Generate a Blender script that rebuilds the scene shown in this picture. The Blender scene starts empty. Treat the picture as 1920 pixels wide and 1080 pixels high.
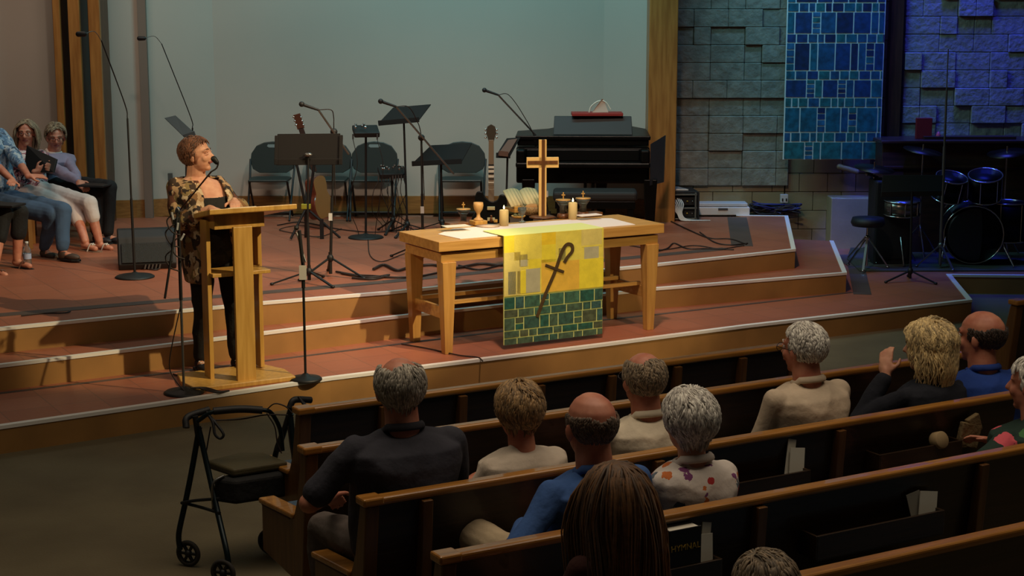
import bpy, bmesh, math, random
from mathutils import Vector, Matrix, Euler, noise
random.seed(7)
V3=Vector; R=math.radians; PI=math.pi; sc=bpy.context.scene
# ---------------- camera, world, lights, exposure ----------------
F=3100.0; PITCH=R(10.0); CH=2.8; Z1,Z2,Z3=.175,.35,.525
cd=bpy.data.cameras.new('camera'); cam=bpy.data.objects.new('camera',cd); sc.collection.objects.link(cam)
cam.location=(0,0,CH); cam.rotation_euler=(R(90)-PITCH,0,0); cd.sensor_width=36; cd.lens=F/1920*36; cd.clip_end=80
sc.camera=cam
vs=sc.view_settings; vs.view_transform='Standard'; vs.look='None'; vs.gamma=1; vs.use_curve_mapping=False; vs.exposure=0.0
w=bpy.data.worlds.new('world'); sc.world=w; w.use_nodes=True
bg=w.node_tree.nodes['Background']; bg.inputs[0].default_value=(1,.86,.68,1); bg.inputs[1].default_value=.014
def aim(o,loc,tgt):
    o.location=loc; o.rotation_euler=(Vector(tgt)-Vector(loc)).to_track_quat('-Z','Y').to_euler()
def spot(name,loc,tgt,power,color,ang,blend=.5,rad=.06):
    l=bpy.data.lights.new(name,'SPOT'); l.energy=power; l.color=color; l.spot_size=R(ang); l.spot_blend=blend; l.shadow_soft_size=rad
    o=bpy.data.objects.new(name,l); sc.collection.objects.link(o); aim(o,loc,tgt); return o
def area(name,loc,tgt,power,color,sx,sy,spread=180):
    l=bpy.data.lights.new(name,'AREA'); l.energy=power; l.color=color; l.shape='RECTANGLE'; l.size=sx; l.size_y=sy; l.spread=R(spread)
    o=bpy.data.objects.new(name,l); sc.collection.objects.link(o); aim(o,loc,tgt); return o
WARM=(1,.80,.47)
spot('stage_spot_right',(4.4,8.3,6.2),(-2.4,12.6,.6),2600,WARM,23,.4)
spot('stage_spot_left',(-5.2,6.6,5.2),(.2,14.1,.5),560,WARM,19,.5)
spot('table_spot',(4.2,6.2,5.4),(.7,12.8,.8),1000,WARM,17,.6)
spot('stage_wash',(.5,10.0,6.4),(.0,14.1,.5),1060,(1,.74,.58),62,.8,.2)
spot('choir_wash',(-1.5,9.0,5.6),(-4.0,15.5,1.0),220,(1,.86,.72),40,.7,.15)
area('wall_wash_teal',(-.5,14.6,5.4),(-.3,17.5,1.7),112,(.32,.90,1.0),3.6,.5)
area('wall_wash_warm',(-3.9,13.9,5.6),(-4.0,17.4,1.6),62,(1,.76,.60),2.2,.5)
area('blue_wall_wash',(4.35,16.9,5.4),(4.9,17.5,1.9),60,(.03,.05,1.0),1.8,.15,70)
area('blue_banner_wash',(2.9,16.3,5.4),(3.05,17.3,2.4),7,(.15,.5,1.0),.7,.2,60)
spot('blue_floor_spot',(3.3,14.6,4.2),(3.72,17.1,.40),520,(.06,.08,1.0),15,.5)
area('dim_wall_wash',(2.0,16.2,5.4),(2.1,17.5,1.3),1.6,(.95,1.0,.80),1.0,.3,100)
area('pew_ceiling_light',(1.2,6.8,5.6),(1.2,6.9,0),64,(1,.82,.62),6.5,3.0,110)
area('aisle_ceiling_light',(-3.0,7.6,5.2),(-3.0,8.2,0),9,(1,.86,.62),3,2.0,120)
# ---------------- placing helpers ----------------
cp,sp=math.cos(PITCH),math.sin(PITCH)
def ray(x,y):
    a=(x-960)/F; b=-(y-540)/F
    return Vector((a,cp+b*sp,-sp+b*cp))
def U(x,y,z=0.0):
    d=ray(x,y); return Vector((0,0,CH))+d*((z-CH)/d.z)
def A(x,y,Y):
    d=ray(x,y); return Vector((0,0,CH))+d*(Y/d.y)
uu=Vector((math.cos(R(30)),math.sin(R(30)),0)); nn=Vector((-uu.y,uu.x,0))
def W(u,n,z=0): return uu*u+nn*n+Vector((0,0,z))
def cr(pts,k=6):
    pts=[Vector(p) for p in pts]; P=[pts[0]*2-pts[1]]+pts+[pts[-1]*2-pts[-2]]; o=[]
    for i in range(1,len(P)-2):
        for j in range(k):
            t=j/k; a,b,c,d=P[i-1:i+3]
            o.append(.5*((2*b)+(c-a)*t+(2*a-5*b+4*c-d)*t*t+(3*b-a-3*c+d)*t**3))
    return o+[pts[-1]]
# ---------------- mesh collector ----------------
class B:
    def __init__(s): s.v=[];s.f=[];s.m=[];s.s=[];s.M=Matrix.Identity(4)
    def add(s,vs,fs,m=0,sm=False):
        k=len(s.v); s.v+=[s.M@Vector(v) for v in vs]
        for f in fs: s.f.append([i+k for i in f]); s.m.append(m); s.s.append(sm)
        return s
    def box(s,c,d,rz=0,m=0,rot=None):
        x,y,z=[q/2 for q in d]; Q=Matrix.Rotation(rz,3,'Z') if rot is None else (rot.to_matrix() if hasattr(rot,'to_matrix') else rot)
        vs=[Vector(c)+Q@Vector((a*x,b*y,e*z)) for a in(-1,1) for b in(-1,1) for e in(-1,1)]
        return s.add(vs,[(0,1,3,2),(4,6,7,5),(0,4,5,1),(2,3,7,6),(0,2,6,4),(1,5,7,3)],m)
    def beam(s,p,q,w,h,m=0,up=(0,0,1),w2=None,h2=None):
        p=Vector(p);q=Vector(q);d=(q-p).normalized();up=Vector(up)
        if abs(d.dot(up))>.98: up=Vector((0,1,0))
        a=d.cross(up).normalized();b=a.cross(d); w2=w2 or w; h2=h2 or h
        vs=[c+a*i*ww/2+b*j*hh/2 for c,ww,hh in((p,w,h),(q,w2,h2)) for i,j in((-1,-1),(1,-1),(1,1),(-1,1))]
        return s.add(vs,[(3,2,1,0),(4,5,6,7),(0,1,5,4),(1,2,6,5),(2,3,7,6),(3,0,4,7)],m)
    def tube(s,pts,r,n=8,m=0,closed=False,sq=None):
        pts=[Vector(p) for p in pts]; N=len(pts); rs=r if isinstance(r,(list,tuple)) else [r]*N
        t0=(pts[1]-pts[0]).normalized(); up=Vector((0,0,1)) if abs(t0.z)<.9 else Vector((0,1,0))
        a=t0.cross(up).normalized(); vs=[]
        for i in range(N):
            t=((pts[(i+1)%N] if closed or i<N-1 else pts[i])-(pts[i-1] if closed or i>0 else pts[i])).normalized()
            a=(a-t*a.dot(t)).normalized(); b=t.cross(a)
            for j in range(n):
                g=2*PI*j/n; vs.append(pts[i]+(a*math.cos(g)*(sq or 1)+b*math.sin(g))*rs[i])
        fs=[]
        for i in range(N if closed else N-1):
            for j in range(n):
                fs.append((i*n+j,i*n+(j+1)%n,((i+1)%N)*n+(j+1)%n,((i+1)%N)*n+j))
        s.add(vs,fs,m,n>4)
        if not closed: s.add(vs[:n],[tuple(range(n))[::-1]],m); s.add(vs[-n:],[tuple(range(n))],m)
        return s
    def lathe(s,pr,c=(0,0,0),n=24,m=0,mat=None):
        c=Vector(c); vs=[]
        for r,z in pr:
            for j in range(n):
                g=2*PI*j/n; p=Vector((max(r,1e-4)*math.cos(g),max(r,1e-4)*math.sin(g),z)); vs.append(c+(mat@p if mat else p))
        fs=[(i*n+j,i*n+(j+1)%n,(i+1)*n+(j+1)%n,(i+1)*n+j) for i in range(len(pr)-1) for j in range(n)]
        s.add(vs,fs,m,True); s.add(vs[:n],[tuple(range(n))[::-1]],m); return s.add(vs[-n:],[tuple(range(n))],m)
    def ell(s,c,r,m=0,n=16,rot=None):
        if not isinstance(r,(list,tuple)): r=(r,r,r)
        vs=[];k=n//2; Q=rot
        for i in range(k+1):
            t=PI*i/k
            for j in range(n):
                g=2*PI*j/n; e=max(math.sin(t),1e-3); p=Vector((r[0]*e*math.cos(g),r[1]*e*math.sin(g),r[2]*math.cos(t)))
                vs.append(Vector(c)+(Q@p if Q else p))
        fs=[(i*n+j,(i+1)*n+j,(i+1)*n+(j+1)%n,i*n+(j+1)%n) for i in range(k) for j in range(n)]
        return s.add(vs,fs+[tuple(range(n)),tuple(range(k*n,k*n+n))[::-1]],m,True)
    def cap(s,p,q,r0,r1,n=14,m=0):   # tapered capsule
        p=Vector(p);q=Vector(q);d=(q-p);L=d.length or 1e-4;d=d/L; pts=[];rs=[]
        for i in range(5):
            t=PI/2*(1-i/4); pts.append(p-d*r0*math.sin(t)); rs.append(max(r0*math.cos(t),r0*.06))
        for i in range(5):
            t=PI/2*i/4; pts.append(q+d*r1*math.sin(t)); rs.append(max(r1*math.cos(t),r1*.06))
        return s.tube(pts,rs,n,m)
    def prism(s,poly,z0,z1,m=0,mt=None):
        n=len(poly); vs=[(x,y,z0) for x,y in poly]+[(x,y,z1) for x,y in poly]
        fs=[tuple(range(n))[::-1],tuple(range(n,2*n))]+[(i,(i+1)%n,n+(i+1)%n,n+i) for i in range(n)]
        return s.add(vs,fs,mt if False else m)
    def loft(s,rings,n=24,m=0):   # rings: (cx,cy,cz,rx,ry)
        vs=[];k=len(rings)
        for cx,cy,cz,rx,ry in rings:
            for j in range(n):
                g=2*PI*j/n; a=math.cos(g);b=math.sin(g)
                vs.append((cx+rx*math.copysign(abs(a)**.85,a),cy+ry*math.copysign(abs(b)**.85,b),cz))
        fs=[(i*n+j,i*n+(j+1)%n,(i+1)*n+(j+1)%n,(i+1)*n+j) for i in range(k-1) for j in range(n)]
        return s.add(vs,fs+[tuple(range(n))[::-1],tuple(range((k-1)*n,k*n))],m,True)
    def mesh(s,name):
        me=bpy.data.meshes.new(name); me.from_pydata([tuple(v) for v in s.v],[],s.f)
        me.polygons.foreach_set('material_index',s.m); me.polygons.foreach_set('use_smooth',s.s); me.update(); return me
    def build(s,name,mats,parent=None,bev=0,loc=None,rz=0,seg=2,rec=False):
        me=s.mesh(name)
        for mm in (mats if isinstance(mats,(list,tuple)) else [mats]): me.materials.append(mm)
        return link(name,me,parent,loc,rz,bev,seg)
def link(name,me,parent=None,loc=None,rz=0,bev=0,seg=2):
    o=bpy.data.objects.new(name,me); sc.collection.objects.link(o)
    if parent: o.parent=parent
    if loc is not None: o.location=loc
    o.rotation_euler.z=rz
    if bev:
        b=o.modifiers.new('bevel','BEVEL'); b.width=bev; b.segments=seg; b.limit_method='ANGLE'; b.harden_normals=False
    return o
def tag(o,label,cat,group=None,kind=None):
    o['label']=label; o['category']=cat
    if group: o['group']=group
    if kind: o['kind']=kind
    return o
def T(name,label,cat,loc=(0,0,0),rz=0,group=None):
    o=bpy.data.objects.new(name,None); sc.collection.objects.link(o); o.location=loc; o.rotation_euler.z=rz; o.empty_display_size=.05
    return tag(o,label,cat,group)
def S(o): o['kind']='structure'; return o
def dup(root,loc,rz,label,group=None,scale=None):
    r=root.copy(); sc.collection.objects.link(r); r.location=loc; r.rotation_euler.z=rz; r['label']=label
    if group: r['group']=group
    if scale: r.scale=scale
    for ch in list(root.children):
        c=ch.copy(); sc.collection.objects.link(c); c.parent=r
        for g in list(ch.children):
            d=g.copy(); sc.collection.objects.link(d); d.parent=c
    return r
def remesh(b,vox,smooth=6,disp=None):
    me=b.mesh('tmp'); o=bpy.data.objects.new('tmp',me); ts=bpy.data.scenes.new('work'); ts.collection.objects.link(o)
    r=o.modifiers.new('r','REMESH'); r.mode='VOXEL'; r.voxel_size=vox; r.use_smooth_shade=True
    if smooth:
        m=o.modifiers.new('s','SMOOTH'); m.factor=.5; m.iterations=smooth
    vl=ts.view_layers[0]; vl.update(); dg=vl.depsgraph
    nm=bpy.data.meshes.new_from_object(o.evaluated_get(dg)); bpy.data.scenes.remove(ts); bpy.data.objects.remove(o); bpy.data.meshes.remove(me)
    if disp:
        amp,fr=disp
        k=len(nm.vertices); co=[0.0]*(3*k); no=[0.0]*(3*k); nm.vertices.foreach_get('co',co); nm.vertices.foreach_get('normal',no)
        for i in range(0,3*k,3):
            x,y,z=co[i:i+3]; q=noise.noise(Vector((x*fr,y*fr,z*fr*.6))); q2=noise.noise(Vector((x*fr*2.3+5,y*fr*2.3,z*fr*1.2))); h=amp*((.5-abs(q)*2.2)+.5*q2)
            co[i]=x+no[i]*h; co[i+1]=y+no[i+1]*h; co[i+2]=z+no[i+2]*h
        nm.vertices.foreach_set('co',co)
    nm.polygons.foreach_set('use_smooth',[True]*len(nm.polygons)); nm.update()
    return nm
# ---------------- materials ----------------
def lin(c): return tuple((x/255/12.92 if x/255<=.04045 else ((x/255+.055)/1.055)**2.4) for x in c)+(1,)
MC={}
def mat(name,c,rough=.6,metal=0,var=0,scale=20,bump=0,bscale=60,c2=None,emit=0,trans=0,sheen=0,stretch=None,alpha=1,coat=0):
    if name in MC: return MC[name]
    m=bpy.data.materials.new(name); m.use_nodes=True; nt=m.node_tree; p=nt.nodes['Principled BSDF']; MC[name]=m
    p.inputs['Base Color'].default_value=lin(c); p.inputs['Roughness'].default_value=rough; p.inputs['Metallic'].default_value=metal
    p.inputs['Transmission Weight'].default_value=trans; p.inputs['Sheen Weight'].default_value=sheen; p.inputs['Coat Weight'].default_value=coat
    if emit: p.inputs['Emission Color'].default_value=lin(c); p.inputs['Emission Strength'].default_value=emit
    tc=nt.nodes.new('ShaderNodeTexCoord'); mp=nt.nodes.new('ShaderNodeMapping'); nt.links.new(tc.outputs['Object'],mp.inputs[0])
    if stretch: mp.inputs['Scale'].default_value=stretch
    if c2 or var:
        nz=nt.nodes.new('ShaderNodeTexNoise'); nz.inputs['Scale'].default_value=scale; nz.inputs['Detail'].default_value=5; nt.links.new(mp.outputs[0],nz.inputs[0])
        cc=nt.nodes.new('ShaderNodeValToRGB'); cc.color_ramp.elements[0].position=.35; cc.color_ramp.elements[1].position=.65
        a=c2 or tuple(x*(1-var) for x in c); cc.color_ramp.elements[0].color=lin(a); cc.color_ramp.elements[1].color=lin(c)
        nt.links.new(nz.outputs[0],cc.inputs[0]); nt.links.new(cc.outputs[0],p.inputs['Base Color'])
    if bump:
        n2=nt.nodes.new('ShaderNodeTexNoise'); n2.inputs['Scale'].default_value=bscale; n2.inputs['Detail'].default_value=4; nt.links.new(mp.outputs[0],n2.inputs[0])
        bp=nt.nodes.new('ShaderNodeBump'); bp.inputs['Strength'].default_value=min(1,bump); bp.inputs['Distance'].default_value=.01*max(1,bump); nt.links.new(n2.outputs[0],bp.inputs['Height']); nt.links.new(bp.outputs[0],p.inputs['Normal'])
    return m
def pattern(name,cols,scale=20,rough=.8,kind='VORONOI',base=None,stretch=None,bump=.3):
    """cloth print: constant-step ramp over voronoi cell colours or noise"""
    m=mat(name,cols[0],rough,bump=bump,bscale=40); nt=m.node_tree; p=nt.nodes['Principled BSDF']
    tc=nt.nodes.new('ShaderNodeTexCoord'); mp=nt.nodes.new('ShaderNodeMapping'); nt.links.new(tc.outputs['Object'],mp.inputs[0])
    if stretch: mp.inputs['Scale'].default_value=stretch
    if kind=='VORONOI':
        t=nt.nodes.new('ShaderNodeTexVoronoi'); t.inputs['Scale'].default_value=scale; sep=nt.nodes.new('ShaderNodeSeparateColor')
        nz=nt.nodes.new('ShaderNodeTexNoise'); nz.inputs['Scale'].default_value=scale*.9; mx=nt.nodes.new('ShaderNodeVectorMath'); mx.operation='MULTIPLY_ADD'; mx.inputs[1].default_value=(.09,.09,.09)
        nt.links.new(mp.outputs[0],nz.inputs[0]); nt.links.new(nz.outputs[1],mx.inputs[0]); nt.links.new(mp.outputs[0],mx.inputs[2]); nt.links.new(mx.outputs[0],t.inputs[0])
        nt.links.new(t.outputs['Color'],sep.inputs[0]); out=sep.outputs[0]
    else:
        t=nt.nodes.new('ShaderNodeTexNoise'); t.inputs['Scale'].default_value=scale; t.inputs['Detail'].default_value=2; nt.links.new(mp.outputs[0],t.inputs[0]); out=t.outputs[0]
    r=nt.nodes.new('ShaderNodeValToRGB'); r.color_ramp.interpolation='CONSTANT'; e=r.color_ramp.elements
    n=len(cols)
    lo,hi=(0,1) if kind=='VORONOI' else (.32,.68)
    e[0].position=0; e[0].color=lin(cols[0]); e[1].position=lo+(hi-lo)/n; e[1].color=lin(cols[1])
    for i in range(2,n):
        q=e.new(lo+(hi-lo)*i/n); q.color=lin(cols[i])
    nt.links.new(out,r.inputs[0]); nt.links.new(r.outputs[0],p.inputs['Base Color']); return m
def spots(name,base,spots_,scale=14,rad=.28,rough=.85):
    """cloth with scattered motifs: ring distance inside voronoi cells, cell colour picks the motif colour"""
    m=mat(name,base,rough,bump=.3,bscale=30); nt=m.node_tree; p=nt.nodes['Principled BSDF']
    tc=nt.nodes.new('ShaderNodeTexCoord'); t=nt.nodes.new('ShaderNodeTexVoronoi'); t.inputs['Scale'].default_value=scale; nt.links.new(tc.outputs['Object'],t.inputs[0])
    nz=nt.nodes.new('ShaderNodeTexNoise'); nz.inputs['Scale'].default_value=scale*3; nt.links.new(tc.outputs['Object'],nz.inputs[0])
    ad=nt.nodes.new('ShaderNodeMath'); ad.operation='MULTIPLY_ADD'; ad.inputs[1].default_value=.5; nt.links.new(nz.outputs[0],ad.inputs[0]); nt.links.new(t.outputs['Distance'],ad.inputs[2])
    lt=nt.nodes.new('ShaderNodeMath'); lt.operation='LESS_THAN'; lt.inputs[1].default_value=rad+.25; nt.links.new(ad.outputs[0],lt.inputs[0])
    sep=nt.nodes.new('ShaderNodeSeparateColor'); nt.links.new(t.outputs['Color'],sep.inputs[0])
    r=nt.nodes.new('ShaderNodeValToRGB'); r.color_ramp.interpolation='CONSTANT'; e=r.color_ramp.elements; n=len(spots_)
    e[0].position=0; e[0].color=lin(spots_[0]); e[1].position=1/n; e[1].color=lin(spots_[1%n])
    for i in range(2,n): e.new(i/n).color=lin(spots_[i])
    nt.links.new(sep.outputs[0],r.inputs[0])
    mx=nt.nodes.new('ShaderNodeMix'); mx.data_type='RGBA'; mx.inputs[6].default_value=lin(base); nt.links.new(lt.outputs[0],mx.inputs[0]); nt.links.new(r.outputs[0],mx.inputs[7]); nt.links.new(mx.outputs[2],p.inputs['Base Color'])
    return m
def tile(name,c,c2,mort,sz=.3,rough=.45):
    m=mat(name,c,rough,bump=.15,bscale=25); nt=m.node_tree; p=nt.nodes['Principled BSDF']
    tc=nt.nodes.new('ShaderNodeTexCoord'); mp=nt.nodes.new('ShaderNodeMapping'); mp.inputs['Rotation'].default_value=(0,0,-R(30)); nt.links.new(tc.outputs['Object'],mp.inputs[0])
    b=nt.nodes.new('ShaderNodeTexBrick'); b.offset=0; b.inputs['Scale'].default_value=1; b.inputs['Brick Width'].default_value=sz; b.inputs['Row Height'].default_value=sz; b.inputs['Mortar Size'].default_value=.004
    b.inputs['Color1'].default_value=lin(c); b.inputs['Color2'].default_value=lin(c2); b.inputs['Mortar'].default_value=lin(mort); nt.links.new(mp.outputs[0],b.inputs[0]); nt.links.new(b.outputs[0],p.inputs['Base Color']); return m
def wood(name,c,c2,rough=.42,sx=(2,24,24),scale=2.0,coat=.15):
    return mat(name,c,rough,c2=c2,scale=scale,stretch=sx,bump=.12,bscale=3,coat=coat)
M_tile=tile('terracotta_tile',(162,98,72),(152,89,64),(128,82,62),.33)
M_riser=mat('riser_tile',(166,122,68),.5,var=.12,scale=2.5)
M_nose=mat('white_nosing',(232,228,222),.5)
M_band=mat('grey_band_tile',(84,70,64),.55,var=.1,scale=4)
M_carpet=mat('aggregate_floor',(106,95,70),.85,c2=(94,83,60),scale=2,bump=.3,bscale=90)
M_wall=mat('painted_wall',(176,168,156),.9,var=.02,scale=1)
M_base=wood('base_wood',(150,104,52),(128,86,40))
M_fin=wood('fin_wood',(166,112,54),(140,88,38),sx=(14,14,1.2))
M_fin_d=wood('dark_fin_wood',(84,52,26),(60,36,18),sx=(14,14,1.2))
M_stone=mat('split_stone',(146,142,126),.9,var=.15,scale=9,bump=1.6,bscale=16)
M_smooth=mat('smooth_block',(150,136,104),.85,var=.08,scale=4,bump=.2,bscale=50)
M_pew=wood('shaded_pew_oak',(48,30,12),(36,22,8),sx=(1.2,18,18))  # darker copy of the cap oak: shade on the backs put into its colour
M_pewcap=wood('pew_cap_oak',(172,118,50),(144,94,34),sx=(1.5,24,24),rough=.35,coat=.4)
M_pewend=wood('pew_end_oak',(102,67,28),(84,52,20),sx=(16,16,1.5))
M_blue=mat('blue_upholstery',(70,92,112),.95,var=.12,scale=60,bump=.2,bscale=200)
M_lt=wood('light_oak',(204,158,80),(184,138,64),sx=(18,18,1.4),rough=.4)
M_table=wood('table_oak',(204,156,84),(182,134,66),sx=(1.2,16,16),rough=.4)
M_tabled=wood('table_leg_oak',(198,150,80),(178,130,64),sx=(16,16,1.2),rough=.4)
M_blk=mat('black_metal',(16,16,16),.55)
M_blkp=mat('black_plastic',(15,15,16),.6)
M_gloss=mat('black_lacquer',(5,5,5),.38)
M_gloss.node_tree.nodes['Principled BSDF'].inputs['Specular IOR Level'].default_value=.15
M_chrome=mat('chrome',(190,190,188),.18,1)
M_steel=mat('grey_steel',(120,120,118),.35,.8)
M_white=mat('white_cloth',(226,214,206),.9,bump=.1)
M_paper=mat('paper',(206,202,186),.8)
M_cable=mat('cable_rubber',(34,22,18),.6)
M_yel=mat('yellow_tag',(170,160,40),.6)
M_wood_red=mat('red_wood',(110,46,26),.3,c2=(70,30,16),scale=6,coat=.5)
# ---------------- the room ----------------
fl=B(); fl.box((0,10,-.05),(24,26,.1)); S(fl.build('floor',M_carpet))
def plat(name,pts,z0,z1,back,mats):
    """stage tier: top, riser; nosing strips follow the traced front edge"""
    poly=[(p.x,p.y) for p in pts]+back
    b=B(); n=len(poly); b.add([(x,y,z1) for x,y in poly],[tuple(range(n))],0)
    for i in range(n):
        a=poly[i];c=poly[(i+1)%n]; b.add([(a[0],a[1],z0),(c[0],c[1],z0),(c[0],c[1],z1),(a[0],a[1],z1)],[(0,1,2,3)],1)
    return S(b.build(name,mats))
L1=[U(*p,Z1) for p in[(-260,843),(0,800),(340,751),(620,709),(1130,646),(1400,611),(1822,563)]]
L2=[U(*p,Z2) for p in[(-200,706),(0,685),(230,657),(730,595),(1230,541),(1587,512)]]
L3=[U(*p,Z3) for p in[(-200,632),(0,616),(250,591),(500,567),(730,548),(1230,496),(1491,468)]]
L1r=[U(1783,516,Z1),U(2100,519,Z1)]
L2r=[U(1562,452,Z2),U(1440,446,Z2)]; L3r=[U(1477,405,Z3),U(1380,404,Z3)]
v2=lambda L:[(p.x,p.y) for p in L]
plat('stage_tier_lower',L1,0,Z1,v2(L1r)+[(9,17.6),(-9,17.6),(-9,L1[0].y)],[M_tile,M_riser])
plat('stage_tier_middle',L2,Z1,Z2,v2(L2r)+[(2.6,17.2),(-9,17.2),(-9,L2[0].y)],[M_tile,M_riser])
plat('stage_tier_upper',L3,Z2,Z3,v2(L3r)+[(2.4,17.2),(-9,17.2),(-9,L3[0].y)],[M_tile,M_riser])
def nosing(name,L,w=.045,h=.006):
    b=B()
    for i in range(len(L)-1):
        p,q=L[i],L[i+1]; d=(q-p).normalized(); s=Vector((-d.y,d.x,0)); d2=(L[i+2]-q).normalized() if i+2<len(L) else d; d0=(p-L[i-1]).normalized() if i else d
        mi=(Vector((-d0.y,d0.x,0))+s).normalized(); mo=(Vector((-d2.y,d2.x,0))+s).normalized(); e=Vector((0,0,h)); k=Vector((0,0,-.016)); o0=-mi*.006;o1=-mo*.006
        wi=w/max(.5,mi.dot(s)); wo=w/max(.5,mo.dot(s))
        b.add([p+o0+e,q+o1+e,q+mo*wo+e,p+mi*wi+e,p+o0+k,q+o1+k,q+mo*wo,p+mi*wi],[(0,1,2,3),(4,5,1,0),(3,2,6,7)],0)
    return S(b.build(name,M_nose))
nosing('trim_1',L1+L1r,.042); nosing('trim_2',L2+[L2r[0]],.036); nosing('trim_3',L3+L3r,.036)
def band(name,L,w,z,off=0):
    b=B()
    for i in range(len(L)-1):
        p,q=L[i],L[i+1]; d=(q-p).normalized(); s=Vector((-d.y,d.x,0)); e=Vector((0,0,.003))
        b.add([p+s*off+e,q+s*off+e,q+s*(off+w)+e,p+s*(off+w)+e,p+s*off,q+s*off,q+s*(off+w),p+s*(off+w)],[(0,1,2,3),(4,5,1,0),(3,2,6,7),(5,6,2,1),(0,3,7,4)],0)
    S(b.build(name,M_band))
band('trim_4',[U(*p,Z3) for p in[(-200,610),(0,594),(330,566),(730,531),(1100,494),(1370,468)]],.13,Z3)
band('trim_5',[U(1412,462,Z3),U(1400,408,Z3)],.20,Z3)
band('trim_6',[U(*p,Z1) for p in[(-200,757),(0,739),(330,699),(730,649),(1000,615),(1240,590),(1600,549)]],.04,Z1)
band('trim_7',[U(1600,552,Z1),U(1590,500,Z1),U(1560,478,Z1)],.16,Z1,off=-.16)
# walls
def wall(name,x0,x1,Y0,Y1,z0,z1,m,th=.15):
    b=B(); d=Vector((x1-x0,Y1-Y0,0)).normalized(); s=Vector((-d.y,d.x,0))*th
    p=Vector((x0,Y0,0));q=Vector((x1,Y1,0))
    vs=[v+Vector((0,0,z)) for z in(z0,z1) for v in(p,q,q+s,p+s)]
    b.add(vs,[(3,2,1,0),(4,5,6,7),(0,1,5,4),(1,2,6,5),(2,3,7,6),(3,0,4,7)]); return b.build(name,m)
Yb=17.5
xs=[U(p,401,Z3).x for p in(-300,12,270,408,1130,1213)]
ys=[16.2,16.95,17.15,Yb,Yb,17.15]
names=['wall_left','wall_choir','wall_side','wall_back','wall_return']
for i,nm in enumerate(names):
    S(wall(nm,xs[i],xs[i+1],ys[i],ys[i+1],.15,6.2,M_wall))
    S(wall('baseboard_'+nm[5:],xs[i],xs[i+1],ys[i]-.03,ys[i+1]-.03,.525,.71,M_base,.03))
S(wall('trim_8',A(262,300,16.95).x,A(277,300,16.95).x,17.10,17.10,.525,6.2,mat('seam_paint',(120,104,92),.8),.05))
for k,(x0,x1) in enumerate([(103,120),(131,156),(168,193)]):   # three timber fins of the left wall
    Yf=16.5; b=B(); a=A(x0+13,370,Yf).x; c=A(x1+9,370,Yf).x; d=A(x0,370,Yf).x
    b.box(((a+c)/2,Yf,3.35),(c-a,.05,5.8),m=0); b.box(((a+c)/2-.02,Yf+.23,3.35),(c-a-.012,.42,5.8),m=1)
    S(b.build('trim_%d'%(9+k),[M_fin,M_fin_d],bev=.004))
b=B(); c0=A(1213,300,16.85).x; c1=A(1266,300,16.85).x; b.box(((c0+c1)/2,16.95,3.3),(c1-c0,.34,5.9)); S(b.build('trim_12',M_fin,bev=.01))
# split-face block wall
def blocks(name,x0,x1,Y,z0,z1,seed,m,rough=True,bw=.36,bh=.185,amt=.05):
    rnd=random.Random(seed); b=B(); r=0; z=z0
    while z<z1:
        x=x0-(.5*bw if r%2 else 0); h=bh
        while x<x1:
            w_=bw*rnd.choice([.5,1,1,1]) if rough else bw
            a=max(x,x0);c=min(x+w_,x1)
            if c-a>.02:
                o=rnd.choice([0,.0,.012,.03,amt]) if rough else rnd.uniform(0,.002)
                b.box(((a+c)/2,Y-o/2+.06,z+h/2),(c-a-(.003 if rough else .006),.12+o,h-(.003 if rough else .006)))
            x+=w_
        z+=h; r+=1
    b.box(((x0+x1)/2,Y+.15,(z0+z1)/2),(x1-x0,.1,z1-z0)); return S(b.build(name,m,bev=.006 if rough else .002,seg=1))
Ys=17.5
bx0=A(1264,300,Ys).x; bx1=A(1478,300,Ys).x; bx2=A(1660,300,Ys).x
blocks('wall_stone',bx0,bx1,Ys,.82,4.6,3,M_stone,amt=.028)
blocks('wall_stone_base',bx0,A(1470,400,Ys).x,Ys+.02,.15,.82,4,M_smooth,False,.42,.2)
blocks('wall_banner_recess',bx1-.02,bx2+.1,Ys+.03,.15,4.6,5,M_smooth,False,.30,.2)
blocks('wall_blue',A(1688,250,Ys).x,A(2150,250,Ys).x,Ys-.04,1.3,4.6,8,M_stone,amt=.045)
b=B(); b.box((A(1672,200,Ys).x,Ys-.01,2.9),(.13,.2,3.6)); S(b.build('trim_13',M_fin_d))
b=B(); q0=A(1560,372,Ys-.25);q1=A(1648,372,Ys-.25); b.box(((q0.x+q1.x)/2,Ys-.02,(q0.z+.15)/2),(q1.x-q0.x,.42,q0.z-.15)); S(b.build('wall_plinth',M_smooth,bev=.01))
# organ-like dark wooden ledge at right
M_dkwood=wood('dark_panel_wood',(62,34,20),(44,24,14),sx=(1.2,12,12))
b=B(); q=A(1655,268,16.95); z=q.z
b.box((q.x+1.9,17.2,(z+.15)/2),(3.8,.5,z-.15)); b.box((q.x+1.9,17.17,z+.015),(3.86,.6,.03)); b.box((q.x+1.9,16.94,z-.25),(3.8,.03,.03)); 
tag(b.build('wooden_cabinet',M_dkwood,bev=.006),'long dark wooden cabinet below the blue stone wall, behind the drums','cabinet')
cabz=z+.03
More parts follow.
